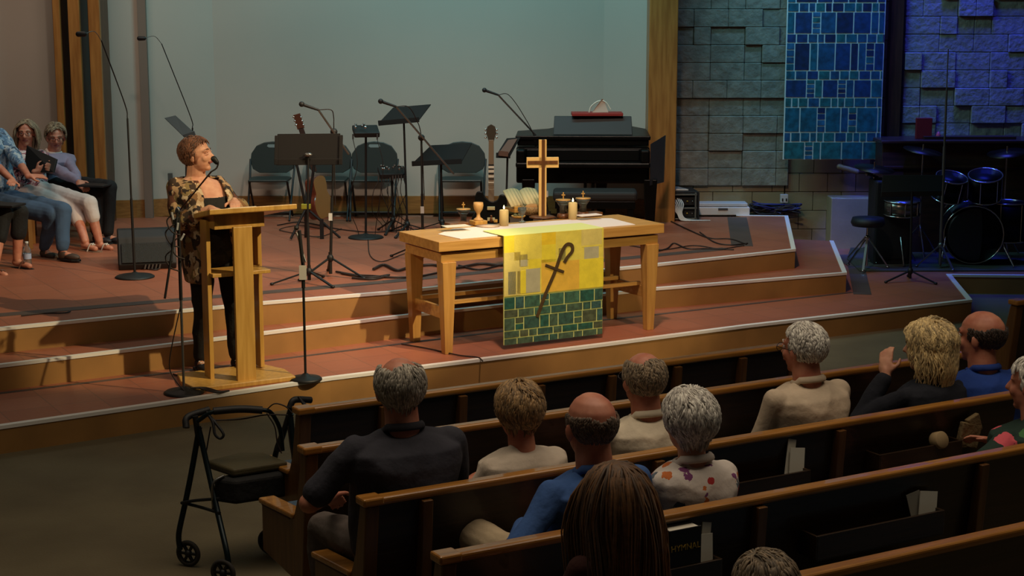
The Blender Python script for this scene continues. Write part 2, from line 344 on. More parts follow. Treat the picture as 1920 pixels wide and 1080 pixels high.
# ---------------- pews ----------------
def RN(x,y,n):
    d=ray(x,y); C=Vector((0,0,CH)); return C+d*((n-C.dot(nn))/d.dot(nn))
UN=lambda p:(p.dot(uu),p.dot(nn))
PN=[7.18,6.52,5.71,4.97,4.18]; PH=.86
def make_pew(name,label,u0,u1,n,posts=(),racks=(),right_end=True,blockn=.5,left_end=True):
    r=T(name,label,'pew',W(u0,n),R(30),'wooden pews facing the stage'); L=u1-u0
    b=B(); b.add([(x,y,z) for x in(.03,L-.02) for y,z in((.07,.22),(.095,.22),(.01,PH-.03),(-.015,PH-.03))],[(0,1,2,3),(7,6,5,4),(0,4,5,1),(1,5,6,2),(2,6,7,3),(3,7,4,0)]); b.build('backrest',M_pew,r)
    b=B(); b.box((L/2,0,PH-.018),(L+.02,.062,.034)); b.build('top_cap',M_pewcap,r,bev=.012,seg=3)
    def end(x):
        b=B(); pl=[(-.028,PH-.035),(.032,PH-.035),(.085,.60),(.125,.52),(.175,.485),(blockn,.46),(blockn,.235),(.07,.20),(.045,.22)]
        m=Matrix(((0,0,1,x),(1,0,0,0),(0,1,0,0),(0,0,0,1))); b.M=m; b.prism(pl,-.03,.03); e=b.build('end_panel',M_pewend,r,bev=.006)
        b=B(); b.beam((x,.13,.508),(x,blockn+.015,.475),.082,.026); b.build('arm_cap',M_pewcap,e,bev=.008); b=B(); b.box((x,0,PH-.014),(.09,.085,.034)); b.build('post_cap',M_pewcap,e,bev=.008)
    if left_end: end(.03)
    if right_end: end(L-.03)
    b=B(); b.box((L/2,.29,.40),(L-.08,.42,.03)); b.box((L/2,.48,.33),(L-.08,.025,.12)); b.build('seat',M_pew,r,bev=.004)
    b=B(); b.box((L/2,.285,.442),(L-.13,.38,.055)); b.build('cushion',M_blue,r,bev=.018,seg=3)
    k=max(2,int(L/1.3))
    for i in range(k+1):
        x=.25+(L-.5)*i/k; b=B(); b.box((x,.27,.19),(.05,.3,.39)); b.box((x,.27,.015),(.07,.38,.03)); b.build('pedestal',M_pewend,r,bev=.004)
    for u in posts:
        x=u-u0; b=B(); b.add([(x+dx,y,z) for dx in(-.022,.022) for y,z in((.0,.12),(.07,.12),(-.01,PH-.04),(-.05,PH-.04))],[(0,1,2,3),(7,6,5,4),(0,4,5,1),(1,5,6,2),(2,6,7,3),(3,7,4,0)]); b.build('rear_post',M_pewend,r,bev=.003)
    for (a,c,z) in racks:
        x0,x1=a-u0,c-u0; b=B(); b.box(((x0+x1)/2,-.085,z-.05),(x1-x0,.014,.10)); b.box(((x0+x1)/2,-.035,z-.10),(x1-x0,.11,.012))
        for xx in(x0,x1): b.box((xx,-.035,z-.05),(.012,.11,.10))
        b.build('book_rack',M_pew,r,bev=.002)
    return r
def un_of(x,y,n): return UN(RN(x,y,n))[0]
p0posts=[un_of(x,y,PN[0]-.03) for x,y in((720,800),(867,760),(1013,735),(1147,720),(1270,700),(1392,685))]
make_pew('pew','front oak pew nearest the stage steps, with tall rear posts',2.96,6.03,PN[0],p0posts,blockn=.52)
make_pew('pew','second oak pew from the stage, blue seat cushion showing at its open left end',2.71,UN(U(1850,660,PH))[0],PN[1],[un_of(1100,800,PN[1])],blockn=.52)
rk=lambda x,y,n:RN(x,y,n-.085).z
make_pew('pew','third oak pew from the stage, six people sitting against its back',2.62,UN(U(1906,731,PH))[0],PN[2],[un_of(800,980,PN[2]-.03),un_of(1235,880,PN[2]-.03),un_of(1575,830,PN[2]-.03)],
  [(un_of(1362,905,PN[2]-.08),un_of(1516,885,PN[2]-.08),rk(1490,886,PN[2])),(un_of(1648,860,PN[2]-.08),un_of(1800,835,PN[2]-.08),rk(1720,840,PN[2]))],right_end=False)
make_pew('pew','fourth oak pew from the stage, behind the bald man in the blue shirt',2.57,6.3,PN[3],[un_of(1425,1000,PN[3]-.03),un_of(1840,930,PN[3]-.03)],
  [(un_of(1250,1050,PN[3]-.08),un_of(1350,1040,PN[3]-.08),rk(1300,1058,PN[3])),(un_of(1530,1010,PN[3]-.08),un_of(1766,975,PN[3]-.08),rk(1740,962,PN[3]))],right_end=False)
make_pew('pew','rearmost oak pew, its top rail crossing the bottom right corner',2.55,5.4,PN[4],right_end=False)
q=U(1902,563,PH); uq,nq=UN(q)
make_pew('pew','oak pew across the aisle at the right edge, seen by its end',uq,uq+1.6,nq,right_end=False)
# things in the racks
def card(p,w,h,rz,tilt,label,m=M_paper,name='card',cat='card',th=.004,group=None):
    b=B(); b.box((0,0,h/2),(w,th,h)); o=b.build(name,m); o.location=p; o.rotation_euler=(R(-8),R(tilt),R(30+rz)); return tag(o,label,cat,group)
n2=PN[2]-.05; n3=PN[3]-.05
card(RN(1493,893,n2),.085,.13,0,8,'larger cream envelope leaning in the rack behind the third pew'); card(RN(1478,893,n2+.012),.05,.17,4,14,'narrow cream card standing behind the larger envelope in the third pew rack')
card(RN(1738,972,n3),.10,.115,0,10,'cream card in the fourth pew rack, at the lower right of the picture'); card(RN(1722,972,n3+.012),.07,.115,-4,-12,'greyish crumpled slip beside the cream card in the fourth pew rack',mat('grey_paper',(150,146,132),.8))
card(RN(1322,1066,n3),.072,.135,0,4,'cream offering card standing right of the black book in a pew rack'); card(RN(1318,1066,n3+.012),.045,.18,4,12,'thin pointed card standing behind the offering card near the black book')
b=B(); r=T('book','thick black book with gold lettering on its cover in a pew rack','book',RN(1275,1066,n3-.0),R(30))
b.box((0,.0,.0775),(.155,.055,.155)); 
b=B(); b.box((0,-.03,.085),(.15,.006,.17)); b.box((0,.03,.085),(.15,.006,.17)); b.box((-.073,0,.085),(.006,.06,.17)); b.build('cover',M_blkp,r,bev=.003)
b=B(); b.box((.003,0,.083),(.138,.052,.16)); b.build('pages',M_paper,r)
def text(s_,size,m,parent,loc,rot,name='lettering',ext=.001):
    c=bpy.data.curves.new(name,'FONT'); c.body=s_; c.size=size; c.extrude=ext; c.align_x='CENTER'; o=bpy.data.objects.new(name,c); sc.collection.objects.link(o)
    bpy.context.view_layer.update(); me=bpy.data.meshes.new_from_object(o.evaluated_get(bpy.context.evaluated_depsgraph_get())); bpy.data.objects.remove(o); me.materials.clear(); me.materials.append(m)
    o=link(name,me,parent,loc); o.rotation_euler=rot; return o
M_gold=mat('gold_ink',(170,140,50),.4)
text('HYMNAL',.034,M_gold,r,(.0,-.0345,.085),(R(90),0,0))
# on the fourth pew seat beside the floral-shirted person
p=RN(1752,842,PN[2]-.05); b=B(); b.M=Matrix.Rotation(R(30),4,'Z')@Matrix.Rotation(R(70),4,'X'); b.lathe([(0,0),(.036,0),(.042,.006),(.042,.05),(.038,.055),(0,.055)],(0,0,0),24)
o=b.build('paper_cup',mat('cup_card',(150,128,92),.8)); o.location=p+Vector((0,0,.04)); tag(o,'round tan cup lying in the rack behind the third pew','cup')
b=B(); b.box((0,0,.06),(.13,.03,.12),rot=Euler((0,R(14),0)).to_matrix()); b.box((.03,.0,.11),(.08,.028,.09),rot=Euler((0,R(-20),0)).to_matrix()); b.box((-.08,.0,.012),(.12,.03,.02)); o=b.build('paper_bag',mat('brown_paper',(112,94,62),.9,bump=1,bscale=30),bev=.006); o.location=RN(1815,838,PN[2]-.045); o.rotation_euler.z=R(30); tag(o,'crumpled brown paper bag stuffed in the rack beside the tan cup','bag')
# ---------------- communion table ----------------
TZ=Z1+.855
fl_=UN(U(838,665,Z1)); fr_=UN(U(1210,618,Z1))
tn0=fl_[1]; tu0=5.52; tu1=7.53; td=.66
tr=T('communion_table','long light oak communion table with tapered legs on the lower stage step','table',W((tu0+tu1)/2,tn0,Z1),R(30)); TL=tu1-tu0
ZT=.855
b=B(); b.box((0,td/2-.03,ZT-.0375),(TL,td,.075)); b.build('tabletop',M_table,tr,bev=.004)
b=B(); b.box((0,td/2-.03,ZT-.125),(TL-.07,td-.07,.07)); b.build('apron',M_table,tr,bev=.003)
for x in(-TL/2+.095,TL/2-.095):
    for y in(.035,td-.095):
        sx=1 if x<0 else -1; b=B(); b.beam((x,y,0),(x,y,ZT-.16),.062,.062,w2=.115,h2=.10,up=(0,1,0)); b.build('leg',M_tabled,tr,bev=.003)
for x in(-TL/2+.095,TL/2-.095):
    b=B(); b.box((x,td/2-.03,.30),(.03,td-.2,.09)); b.build('stretcher',M_table,tr,bev=.003)
for y in(.16,td-.2):
    b=B(); b.box((0,y,.36),(TL-.2,.035,.03)); b.build('shelf_rail',M_table,tr,bev=.003)
tp=lambda x,y,dz=0:U(x,y,Z1+ZT+dz)
# white runner
cl=B(); pts=[(-.80,-.0),(.76,-.0),(.80,.40),(.62,.50),(-.60,.50),(-.83,.30)]
cl.prism(pts,0,.005); o=cl.build('table_runner',M_white,bev=.001); o.location=W((tu0+tu1)/2,tn0+.02,Z1+ZT+.0005); o.rotation_euler.z=R(30); tag(o,'flat white cloth runner spread along the top of the oak table','cloth')
# parament
pu0=UN(RN(942,540,tn0-.05))[0]; pu1=UN(RN(1128,520,tn0-.05))[0]; PW=pu1-pu0
pr=T('parament','yellow and green patchwork cloth with a brown shepherd crook, hanging over the table front','cloth hanging',W((pu0+pu1)/2,tn0-.03,Z1),R(30))
zb=.035; zt=ZT+.012; Hh=zt-zb
ycols=[mat('yel_%d'%i,c,.9,var=.06,scale=14,bump=.15,bscale=120) for i,c in enumerate([(238,222,92),(244,226,60),(246,212,44),(228,212,120),(190,186,150),(170,178,160),(242,196,70)])]
gcols=[mat('grn_%d'%i,c,.9,c2=tuple(int(x*.72) for x in c),scale=26,bump=.15,bscale=120) for i,c in enumerate([(56,98,84),(78,108,84),(60,104,100),(88,100,72),(40,100,84),(70,116,92)])]
M_mort=mat('parament_cream',(214,222,140),.9)
b=B(); b.box((0,-.035,(zb+zt)/2),(PW,.008,Hh)); b.box((0,.12,zt+.0),(PW,.32,.006)); b.build('cloth',[M_mort],pr,bev=.002)
rnd=random.Random(5)
yb=B(); cells=[(0,.0,.10,.27),(.10,.0,.26,.36),(.36,.0,.14,.17),(.50,.0,.26,.5),(.76,.0,.24,.28),(0,.27,.16,.73),(.26,.0,.1,.0)]
yb.box((0,-.041,zb+Hh*(.445+.5*.555)),(PW,.005,Hh*.555),m=0)
def yc(u,v,w_,h,m,dy=0): yb.box((-PW/2+PW*(u+w_/2),-.0425-dy,zt-Hh*.548*(v+h/2)),(PW*w_,.005,Hh*.548*h),m=m)
for a in[(0,0,.1,.28,1),(.1,0,.27,.42,0),(.37,0,.14,.2,2),(.37,.2,.14,.3,1),(.51,0,.26,.5,0),(.77,0,.21,.27,3),(.8,.3,.15,.2,4),(.15,.33,.08,.2,4),(.37,.45,.22,.55,6),(.59,.5,.16,.5,6),(.0,.28,.16,.72,3),(.04,.6,.075,.38,5),(.13,.6,.085,.38,1),(.215,.58,.14,.4,4),(.75,.5,.25,.5,1),(.54,.28,.07,.2,4),(.245,.42,.12,.16,1),(.78,.27,.2,.03,0)]: yc(*a)
yb.build('yellow_patches',ycols,pr)
gb=B(); z=zb+Hh*.44
for h,segs in[(.125,[.11,.09,.16,-.09,.15,.16,.15,.09]),(.083,[.14,.16,.165,.16,.165,.085,.11,.015]),(.13,[.11,-.085,.16,.095,.09,.16,-.085,.15,.065]),(.075,[.155,.09,.085,.16,.09,.16,.16,.1]),(.072,[.13,.16,.16,.09,.16,.09,.15,.06])]:
    h=h*Hh*.92; x=-PW/2; t=sum(abs(s_) for s_ in segs)
    for s_ in segs:
        wd=abs(s_)/t*PW; parts=[(0,h)] if s_>0 else [(0,h/2),(h/2,h/2)]
        for zz,hh in parts: gb.box((x+wd/2,-.042,z-zz-hh/2),(wd-.011,.006,hh-.011),m=rnd.randrange(6))
        x+=wd
    z-=h
gb.build('green_patches',gcols,pr)
M_crook=mat('crook_brown',(84,62,24),.9,var=.2,scale=40)
b=B(); X=lambda u,v:(-PW/2+PW*u,-.05,zt-Hh*v)
ck=cr([X(.325,.77),X(.41,.56),X(.50,.37),X(.57,.19),X(.62,.125),X(.67,.135),X(.675,.19),X(.63,.24),X(.595,.29)],6)
for i in range(len(ck)-1): b.beam(ck[i],ck[i+1]+(ck[i+1]-ck[i])*.12,.007,.026,up=(1,0,0) if abs((ck[i+1]-ck[i]).x)<abs((ck[i+1]-ck[i]).z) else (0,0,1)) if False else None
vs=[];
for i,c in enumerate(ck):
    t=(ck[min(i+1,len(ck)-1)]-ck[max(i-1,0)]).normalized(); s_=Vector((t.z,0,-t.x))*.0135; vs+=[c-s_,c+s_,c-s_+Vector((0,.006,0)),c+s_+Vector((0,.006,0))]
fs=[]
for i in range(len(ck)-1):
    k=i*4; fs+=[(k,k+1,k+5,k+4),(k,k+4,k+6,k+2),(k+1,k+3,k+7,k+5)]
b.add(vs,fs); b.beam(X(.405,.295),X(.59,.375),.02,.006,up=(0,1,0)); b.build('crook',M_crook,pr)
# cross
M_gld=mat('pale_wood_edge',(232,190,116),.45); M_dkin=wood('walnut_inlay',(110,66,26),(84,48,18),sx=(20,20,2))
cp_=tp(1017,408); cx=T('altar_cross','tall wooden standing cross with a dark inlaid centre on the table','cross',cp_,R(6))
s1=(A(1017,264,cp_.y).z-cp_.z)
b=B(); b.box((0,0,s1/2+.01),(.062,.028,s1)); zc=s1*.72
b.box((0,0,zc),(.26,.028,.085)); b.build('cross_body',M_gld,cx,bev=.002)
b=B(); b.box((.004,-.005,s1/2+.01),(.026,.032,s1-.0)); b.box((0,-.005,zc),(.245,.03,.03)); b.build('inlay',M_dkin,cx,bev=.001)
b=B(); b.lathe([(0,0),(.105,0),(.11,.008),(.09,.014),(0,.018)],(0,0,.0),28); b.build('base',M_dkin,cx)
# candles
M_wax=mat('wax',(214,188,128),.5); 
for x,y,h,r_,lb in[(945,423,.125,.036,'shorter lit pillar candle left of the cross'),(1074,411,.135,.036,'lit pillar candle right of the cross, in front of a glass lamp')]:
    p=tp(x,y,.006); c=T('pillar_candle',lb,'candle',p,0,'lit pillar candles'); b=B(); b.lathe([(0,0),(r_,0),(r_,h-.004),(r_-.004,h),(r_-.01,h-.004),(0,h-.006)],n=28); b.build('wax',M_wax,c)
    b=B(); b.tube([(0,0,h-.006),(0,0,h+.008)],.0015,6); b.build('wick',M_blk,c)
    b=B(); b.lathe([(0,h+.004),(.006,h+.010),(.0075,h+.016),(.004,h+.028),(0,h+.038)],n=14); b.build('flame',mat('flame',(255,226,150),.5,emit=9),c)
# glass oil lamps with cross finial
M_glass=mat('clear_glass',(225,235,232),.05,trans=.92); M_oil=mat('dark_oil',(26,26,40),.1,trans=.3)
def lamp(x,y,lb,base_wood=True,sc_=1):
    p=tp(x,y,.006); c=T('oil_lamp',lb,'oil lamp',p,0,'glass oil lamps with cross finials'); c.scale=(sc_,)*3
    z0=.0
    if base_wood:
        b=B(); b.lathe([(0,0),(.05,0),(.052,.01),(.045,.035),(0,.036)],n=24); b.build('wooden_base',M_dkin,c); z0=.036
    b=B(); b.lathe([(0,z0),(.028,z0),(.028,z0+.05),(.05,z0+.085),(.066,z0+.105),(.062,z0+.106),(.045,z0+.083),(0,z0+.08)],n=24); b.build('bowl',M_glass,c)
    b=B(); b.lathe([(0,z0+.003),(.025,z0+.003),(.025,z0+.05),(.04,z0+.072),(0,z0+.073)],n=24); b.build('oil',M_oil,c)
    b=B(); b.lathe([(0,z0+.107),(.062,z0+.107),(.062,z0+.113),(0,z0+.114)],n=24); b.build('lid',M_table,c)
    b=B(); b.box((0,0,z0+.142),(.009,.009,.056)); b.box((0,0,z0+.148),(.03,.009,.009)); b.build('cross_finial',M_lt,c,bev=.002)
lamp(869,415,'glass oil lamp with a cross on its lid, left of the wooden chalice',False,.9); lamp(1056,408,'glass oil lamp on a wooden disc, just right of the tall cross'); lamp(1093,405,'glass oil lamp standing behind the right candle',True)
# chalice, goblet, boxes, figurine, open bible
c=T('chalice','turned pale wooden chalice on a square block near the left end of the table','chalice',tp(897,421,.006),R(30))
b=B(); b.box((0,0,.017),(.11,.10,.034)); b.build('block',M_lt,c,bev=.004)
b=B(); b.lathe([(0,.034),(.04,.034),(.036,.045),(.016,.06),(.013,.085),(.02,.10),(.034,.12),(.04,.15),(.037,.175),(.033,.175),(.034,.15),(.026,.125),(0,.12)],n=28); b.build('cup',mat('maple',(206,160,98),.5,var=.1,scale=12),c)
c=T('goblet','small stemmed glass goblet of dark wine between candle and cross','goblet',tp(979,416,.006))
b=B(); b.lathe([(0,0),(.03,0),(.028,.004),(.006,.01),(.005,.045),(.02,.06),(.033,.085),(.034,.115),(.031,.115),(.03,.087),(.018,.064),(0,.06)],n=24); b.build('glass',M_glass,c)
b=B(); b.lathe([(0,.063),(.017,.066),(.028,.087),(.028,.092),(0,.093)],n=24); b.build('wine',mat('wine',(30,10,14),.1),c)
def box(nm,lb,ct,p,dims,m,rz=30,bev=.004):
    b=B(); b.box((0,0,dims[2]/2),dims); o=b.build(nm,m,bev=bev); o.location=p; o.rotation_euler.z=R(rz); return tag(o,lb,ct)
box('wooden_box','small dark wooden box at the far left corner of the table','box',tp(856,425),(.17,.09,.035),M_dkin); 
o=box('booklet','white sheet of paper lying over the dark box at the table corner','paper',tp(855,424,.038),(.2,.12,.003),M_paper,24,0)
box('wooden_box','flat wooden box lying right of the candle under a white napkin','box',tp(1108,404,.006),(.17,.10,.028),M_dkin)
b=B(); b.lathe([(0,0),(.085,0),(.095,.006),(0,.008)],n=28); o=b.build('plate',mat('pale_plate',(214,186,160),.5)); o.location=tp(915,424,.0065); tag(o,'round pale plate beside the chalice foot','plate')
box('napkin','folded white napkin lying on the flat wooden box','napkin',tp(1104,404,.036),(.20,.09,.008),M_white,30,.003)
c=T('figurine','small wooden praying figurine beside a little block left of the first candle','figurine',tp(921,417,.006))
b=B(); b.lathe([(0,0),(.016,0),(.012,.02),(.009,.035),(.005,.042),(0,.044)],n=16); b.ell((0,0,.05),.009); b.build('figure',M_dkin,c); b=B(); b.box((.035,0,.012),(.03,.03,.022)); b.build('block',M_lt,c,bev=.002)
c=T('stone_dish','low dish with green stones behind the goblet','dish',tp(972,409,.006)); b=B(); b.lathe([(0,0),(.04,0),(.06,.02),(.056,.022),(0,.012)],n=24); b.build('dish',M_lt,c)
for i in range(5): b=B(); b.ell((.03*math.cos(i*1.3),.03*math.sin(i*1.3),.024),(.016,.013,.011)); b.build('stone',mat('green_stone',(94,92,54),.7),c)
c=T('open_bible','large open bible leaning on a wooden book stand at the back of the table','book',tp(985,397,.006),R(24))
b=B(); b.box((0,.03,.02),(.26,.20,.03)); b.beam((0,-.06,.02),(0,.10,.13),.24,.018,up=(0,0,1)); b.box((0,-.05,.045),(.25,.02,.02)); b.build('book_stand',M_lt,c,bev=.003)
b=B()
for sgn in(-1,1):
    for i in range(5):
        x0=sgn*.03*i;x1=sgn*.03*(i+1); h=[.004,.022,.028,.026,.02,.012]
        P_=lambda x,t,hh:(x,-.05+.17*t,.045+.115*t+hh)
        vs=[P_(x0,0,h[i]),P_(x1,0,h[i+1]),P_(x1,1,h[i+1]),P_(x0,1,h[i]),P_(x0,0,-.0),P_(x1,0,-.0),P_(x1,1,-.0),P_(x0,1,-.0)]
        b.add(vs,[(0,1,2,3),(7,6,5,4),(0,4,5,1),(2,6,7,3),(1,5,6,2),(3,7,4,0)],0,True)
b.build('pages',mat('aged_paper',(196,178,128),.8),c)
c=T('bread_basket','woven tan basket behind the cross','basket',tp(1000,402,.006)); b=B(); b.lathe([(0,0),(.07,0),(.095,.07),(.09,.07),(.066,.008),(0,.008)],n=28); b.build('basket',mat('wicker',(178,144,92),.8,var=.3,scale=90,bump=.5),c)
b=B(); b.ell((0,0,.06),(.07,.05,.03)); b.build('bread',mat('bread',(180,130,70),.8),c)
# ---------------- lectern ----------------
lc=W(3.95,10.43+.25,Z1); le=T('lectern','light oak lectern with a sloping top and wide base on the lower step','lectern',lc,R(30))
b=B(); b.prism([(-.38,-.25),(.34,-.25),(.36,.0),(.28,.25),(-.34,.25),(-.40,.0)],0,.035); b.build('base',M_lt,le,bev=.006)
def loc(x,y,z=Z1+.03):
    p=U(x,y,z)-lc; return (p.dot(uu),p.dot(nn))
a0,b0=loc(396,710); a1,b1=loc(462,713); a2,b2=loc(487,689)
tz=1.13
b=B(); b.box((a0,b0+.03,.035+tz/2-.02),(.03,.12,tz-.02)); b.build('post',M_lt,le,bev=.003)
b=B(); b.box((a1,b1,.035+tz/2-.04),(.135,.03,tz-.06)); b.build('front_board',M_lt,le,bev=.003)
b=B(); b.box((a2,b2,.035+tz/2-.04),(.03,.12,tz-.1)); b.build('post',M_lt,le,bev=.003)
b=B(); b.box(((a0+a2)/2,.02,.76),(a2-a0,.26,.025)); b.build('shelf',M_lt,le,bev=.003)
b=B(); b.box((.0,-.02,tz-.0),(.36,.26,.10)); b.build('top_box',M_lt,le,bev=.004)
NB=U(322,416,Z1+1.03); nb_=UN(NB-lc); pf=UN(RN(393,400,UN(lc)[1]-.26)-lc)[0]; pq=UN(RN(557,385,UN(lc)[1]-.26)-lc)[0]; zf=RN(475,392,UN(lc)[1]-.26).z-Z1
b=B(); b.add([(x+(0 if y<0 else sh),y,z) for x,sh in((pf,nb_[0]-pf),(pq,0)) for y,z in((-.26,zf-.02),(-.26,zf+.016),(nb_[1],1.05),(nb_[1],1.014))],[(0,1,2,3),(7,6,5,4),(0,4,5,1),(1,5,6,2),(2,6,7,3),(3,7,4,0)])
b.build('sloping_top',M_lt,le,bev=.005)
b=B(); b.beam((nb_[0],nb_[1]-.012,1.062),(pq,nb_[1]-.012,1.062),.02,.03); b.build('book_ledge',M_lt,le,bev=.003)
print('LECT',pf,pq,zf,nb_)
b=B(); sl=(1.05-zf-.016)/(nb_[1]+.26); b.beam((.02,-.16,zf+.022+.10*sl),(.02,.06,zf+.022+.32*sl),.2,.004); o=b.build('notes',M_paper); o.parent=None; o.location=lc; o.rotation_euler.z=R(30); tag(o,'open sheet of notes lying on the sloping lectern top','paper')
# ---------------- stage equipment ----------------
def LL(r,x,y,dY=0): return A(x,y,r.location.y+dY)-r.location
def round_base(r,R_=.13,m=M_blk): b=B(); b.lathe([(0,0),(R_,0),(R_,.008),(R_*.9,.018),(R_*.3,.028),(.018,.045),(0,.046)],n=32); b.build('round_base',m,r)
def tripod(r,R_=.3,h=.34,rot=20,m=M_blk,low=.03,name='leg'):
    for i in range(3):
        g=R(rot+120*i); e=Vector((math.cos(g)*R_,math.sin(g)*R_,.012)); b=B(); b.beam((math.cos(g)*.012,math.sin(g)*.012,h),e,.022,.010); b.ell(e,(.018,.018,.012),n=8); b.build(name,m,r)
    b=B(); b.tube([(0,0,low),(0,0,h+.05)],.014,10); b.ell((0,0,h),(.028,.028,.035),n=12); b.build('tripod_hub',m,r)
def micro(r,p,d,L=.16,m=M_blkp,head=True):
    d=Vector(d).normalized(); b=B(); b.tube([p,p+d*L*.7],[.010,.014],10); b.ell(p+d*L*.82,(.023,.023,.023),n=12); b.build('microphone',m,r)
def pole(r,p,q,r_=.010,m=M_blk,name='pole'): b=B(); b.tube([p,q],r_,10); return b.build(name,m,r)
def cable_part(r,pts,rad=.004,name='cable'): b=B(); b.tube(cr(pts,5),rad,6); return b.build(name,M_cable,r)
# lectern microphone stand (left) and clip stand (right)
r=T('microphone_stand','round-based microphone stand left of the lectern, boom crossing the speaker to her mouth','microphone stand',U(345,737,Z1))
round_base(r,.135); top=LL(r,334,398); pole(r,(0,0,.04),top*.55+Vector((0,0,.02)),.009,M_steel); pole(r,top*.52,top,.012)
b=B(); b.ell(top,(.022,.022,.04),n=10); b.box(top+Vector((-.02,0,-.06)),(.03,.03,.05)); b.build('clutch',M_chrome,r,bev=.003)
bm=LL(r,396,322,-.12); pole(r,top,bm,.0055,mat('boom_brown',(70,44,34),.4,.2),'boom'); pole(r,top,LL(r,309,560,-.15)+Vector((0,0,0)),.008,name='counter_arm')
g=[bm,LL(r,406,315,-.12),LL(r,409,304,-.12),LL(r,404,298,-.12)]; cable_part(r,g,.006,'gooseneck'); b=B(); b.cap(LL(r,406,304,-.12),LL(r,401,298,-.12),.016,.02); b.build('microphone',M_blkp,r)
for i in range(4):
    p=top+Vector((random.uniform(-.04,.03),-.02,-.08*i)); cable_part(r,[p,p+Vector((-.05,-.02,-.05)),p+Vector((-.02,-.03,-.12)),p+Vector((.03,0,-.15))],.005)
for i in range(3):
    b=B(); p=top+Vector((-.03+.03*i,-.035,-.02-.07*i)); b.box(p,(.012,.01,.05),rot=Euler((0,R(20*i-10),0)).to_matrix()); b.build('clip',mat('white_plastic',(200,200,196),.5),r,bev=.002)
cable_part(r,[top*.5,LL(r,322,650),LL(r,318,690),LL(r,330,715),(.02,-.05,.02)],.004)
for i in range(3): cable_part(r,[(.05+.03*i,-.02,.04),(.14,.03-.03*i,.03),(.24,-.03-.02*i,.02),(.30,.02,.012)],.006)
r=T('microphone_stand','empty round-based stand with a folded clip, right of the lectern','microphone stand',U(573,712,Z1))
round_base(r,.115); t2=LL(r,568,497); pole(r,(0,0,.04),t2,.009); b=B(); b.tube([t2-Vector((0,0,.16)),t2+Vector((0,0,.02))],.013,10); b.build('sleeve',M_blk,r)
pole(r,t2,LL(r,561,432),.013,name='clip_arm'); pole(r,t2+Vector((.02,0,.02)),LL(r,556,436,.05),.006,M_steel,'clip_arm'); b=B(); b.ell(LL(r,556,427),(.018,.03,.018),n=10); b.build('clip',M_blkp,r)
b=B(); b.box(t2+Vector((0,-.016,-.05)),(.05,.004,.10)); b.build('paper_tag',M_paper,r)
# choir overhead microphones on tall thin stands
def tallmic(base,zb,kx,ky,bx,by,mx,my,lb):
    r=T('overhead_microphone_stand',lb,'microphone stand',U(*base,zb)); round_base(r,.16); p=LL(r,kx,ky); pole(r,(0,0,.04),(p.x*.5,0,p.z*.5),.011); pole(r,(p.x*.5,0,p.z*.5),p,.008)
    e=LL(r,bx,by,-.25); m_=LL(r,mx,my,-.45); b=B(); b.tube(cr([p,p+(e-p)*.03+Vector((-.012,0,.1)),e],6),.005,8); b.build('boom',M_blk,r)
    b=B(); b.tube(cr([e,e+(m_-e)*.4+Vector((0,0,.05)),m_],6),.003,6); b.build('thin_wire',M_steel,r)
    b=B(); b.cap(m_,m_+Vector((-.045,0,0)),.02,.022); b.build('microphone',M_blkp,r)
tallmic((253,520),Z3,239,222,190,76,158,64,'tall stand with a thin boom reaching up in front of the three timber fins')
tallmic((352,430),Z3,361,240,303,82,270,72,'tall thin-boomed stand rising behind the speaker against the pale wall')
# music stands
M_desk=mat('desk_black',(12,8,6),.9)
def desk(r,c,dy,name='desk',m=M_desk,th=.012):
    """four traced corners (bottom-left, top-left, top-right, bottom-right), each at its own depth"""
    v=[LL(r,x,y,d) for (x,y),d in zip(c,dy)]; n_=(v[1]-v[0]).cross(v[3]-v[0]).normalized()*th
    b=B(); b.add(v+[p+n_ for p in v],[(0,1,2,3),(7,6,5,4),(0,4,5,1),(1,5,6,2),(2,6,7,3),(3,7,4,0)]); b.beam(v[0],v[3],.012,.05); b.build(name,m,r,bev=.004)
    return sum(v,Vector())/4
r=T('music_stand','wide black music stand turned square to the room, behind the lectern','music stand',U(580,532,Z3))
tripod(r,.30,.10,75); desk(r,[(518,304),(520,251),(638,250),(636,303)],(0,.05,.05,0)); desk(r,[(514,303),(515,254),(521,254),(520,303)],(-.02,.03,.03,-.02),'side_flap'); desk(r,[(635,303),(636,253),(643,253),(642,303)],(-.02,.03,.03,-.02),'side_flap'); pole(r,(0,0,.1),LL(r,577,420),.012); pole(r,LL(r,577,420),LL(r,578,285,-.02),.008); b=B(); b.ell(LL(r,578,290,-.03),(.035,.02,.016),n=10); b.build('bracket',M_steel,r)
r=T('music_stand','black music stand tilted flat, tallest of them, beside the mixer stands','music stand',U(764,440,Z3))
desk(r,[(709,231),(737,201),(808,195),(786,224)],(-.1,.14,.14,-.1)); pole(r,(0,0,.05),LL(r,757,222),.010); tripod(r,.28,.10,10)
r=T('music_stand','low black music stand with a sloping desk in front of the rightmost folding chair','music stand',U(829,436,Z3))
desk(r,[(772,307),(808,272),(885,268),(866,302)],(-.1,.12,.12,-.1)); pole(r,(0,0,.05),LL(r,827,300),.010); tripod(r,.28,.10,40)
r=T('music_stand','music stand with a steeply tilted desk showing above the speaker\'s head','music stand',U(350,438,Z3))
desk(r,[(345,257),(308,221),(329,216),(366,250)],(-.06,.16,.16,-.06),m=mat('desk_grey',(70,74,74),.5)); pole(r,(0,0,.05),LL(r,349,252),.010); tripod(r,.28,.10,60)
r=T('music_stand','small black tablet stand left of the piano, above the altar bible','music stand',U(948,440,Z3))
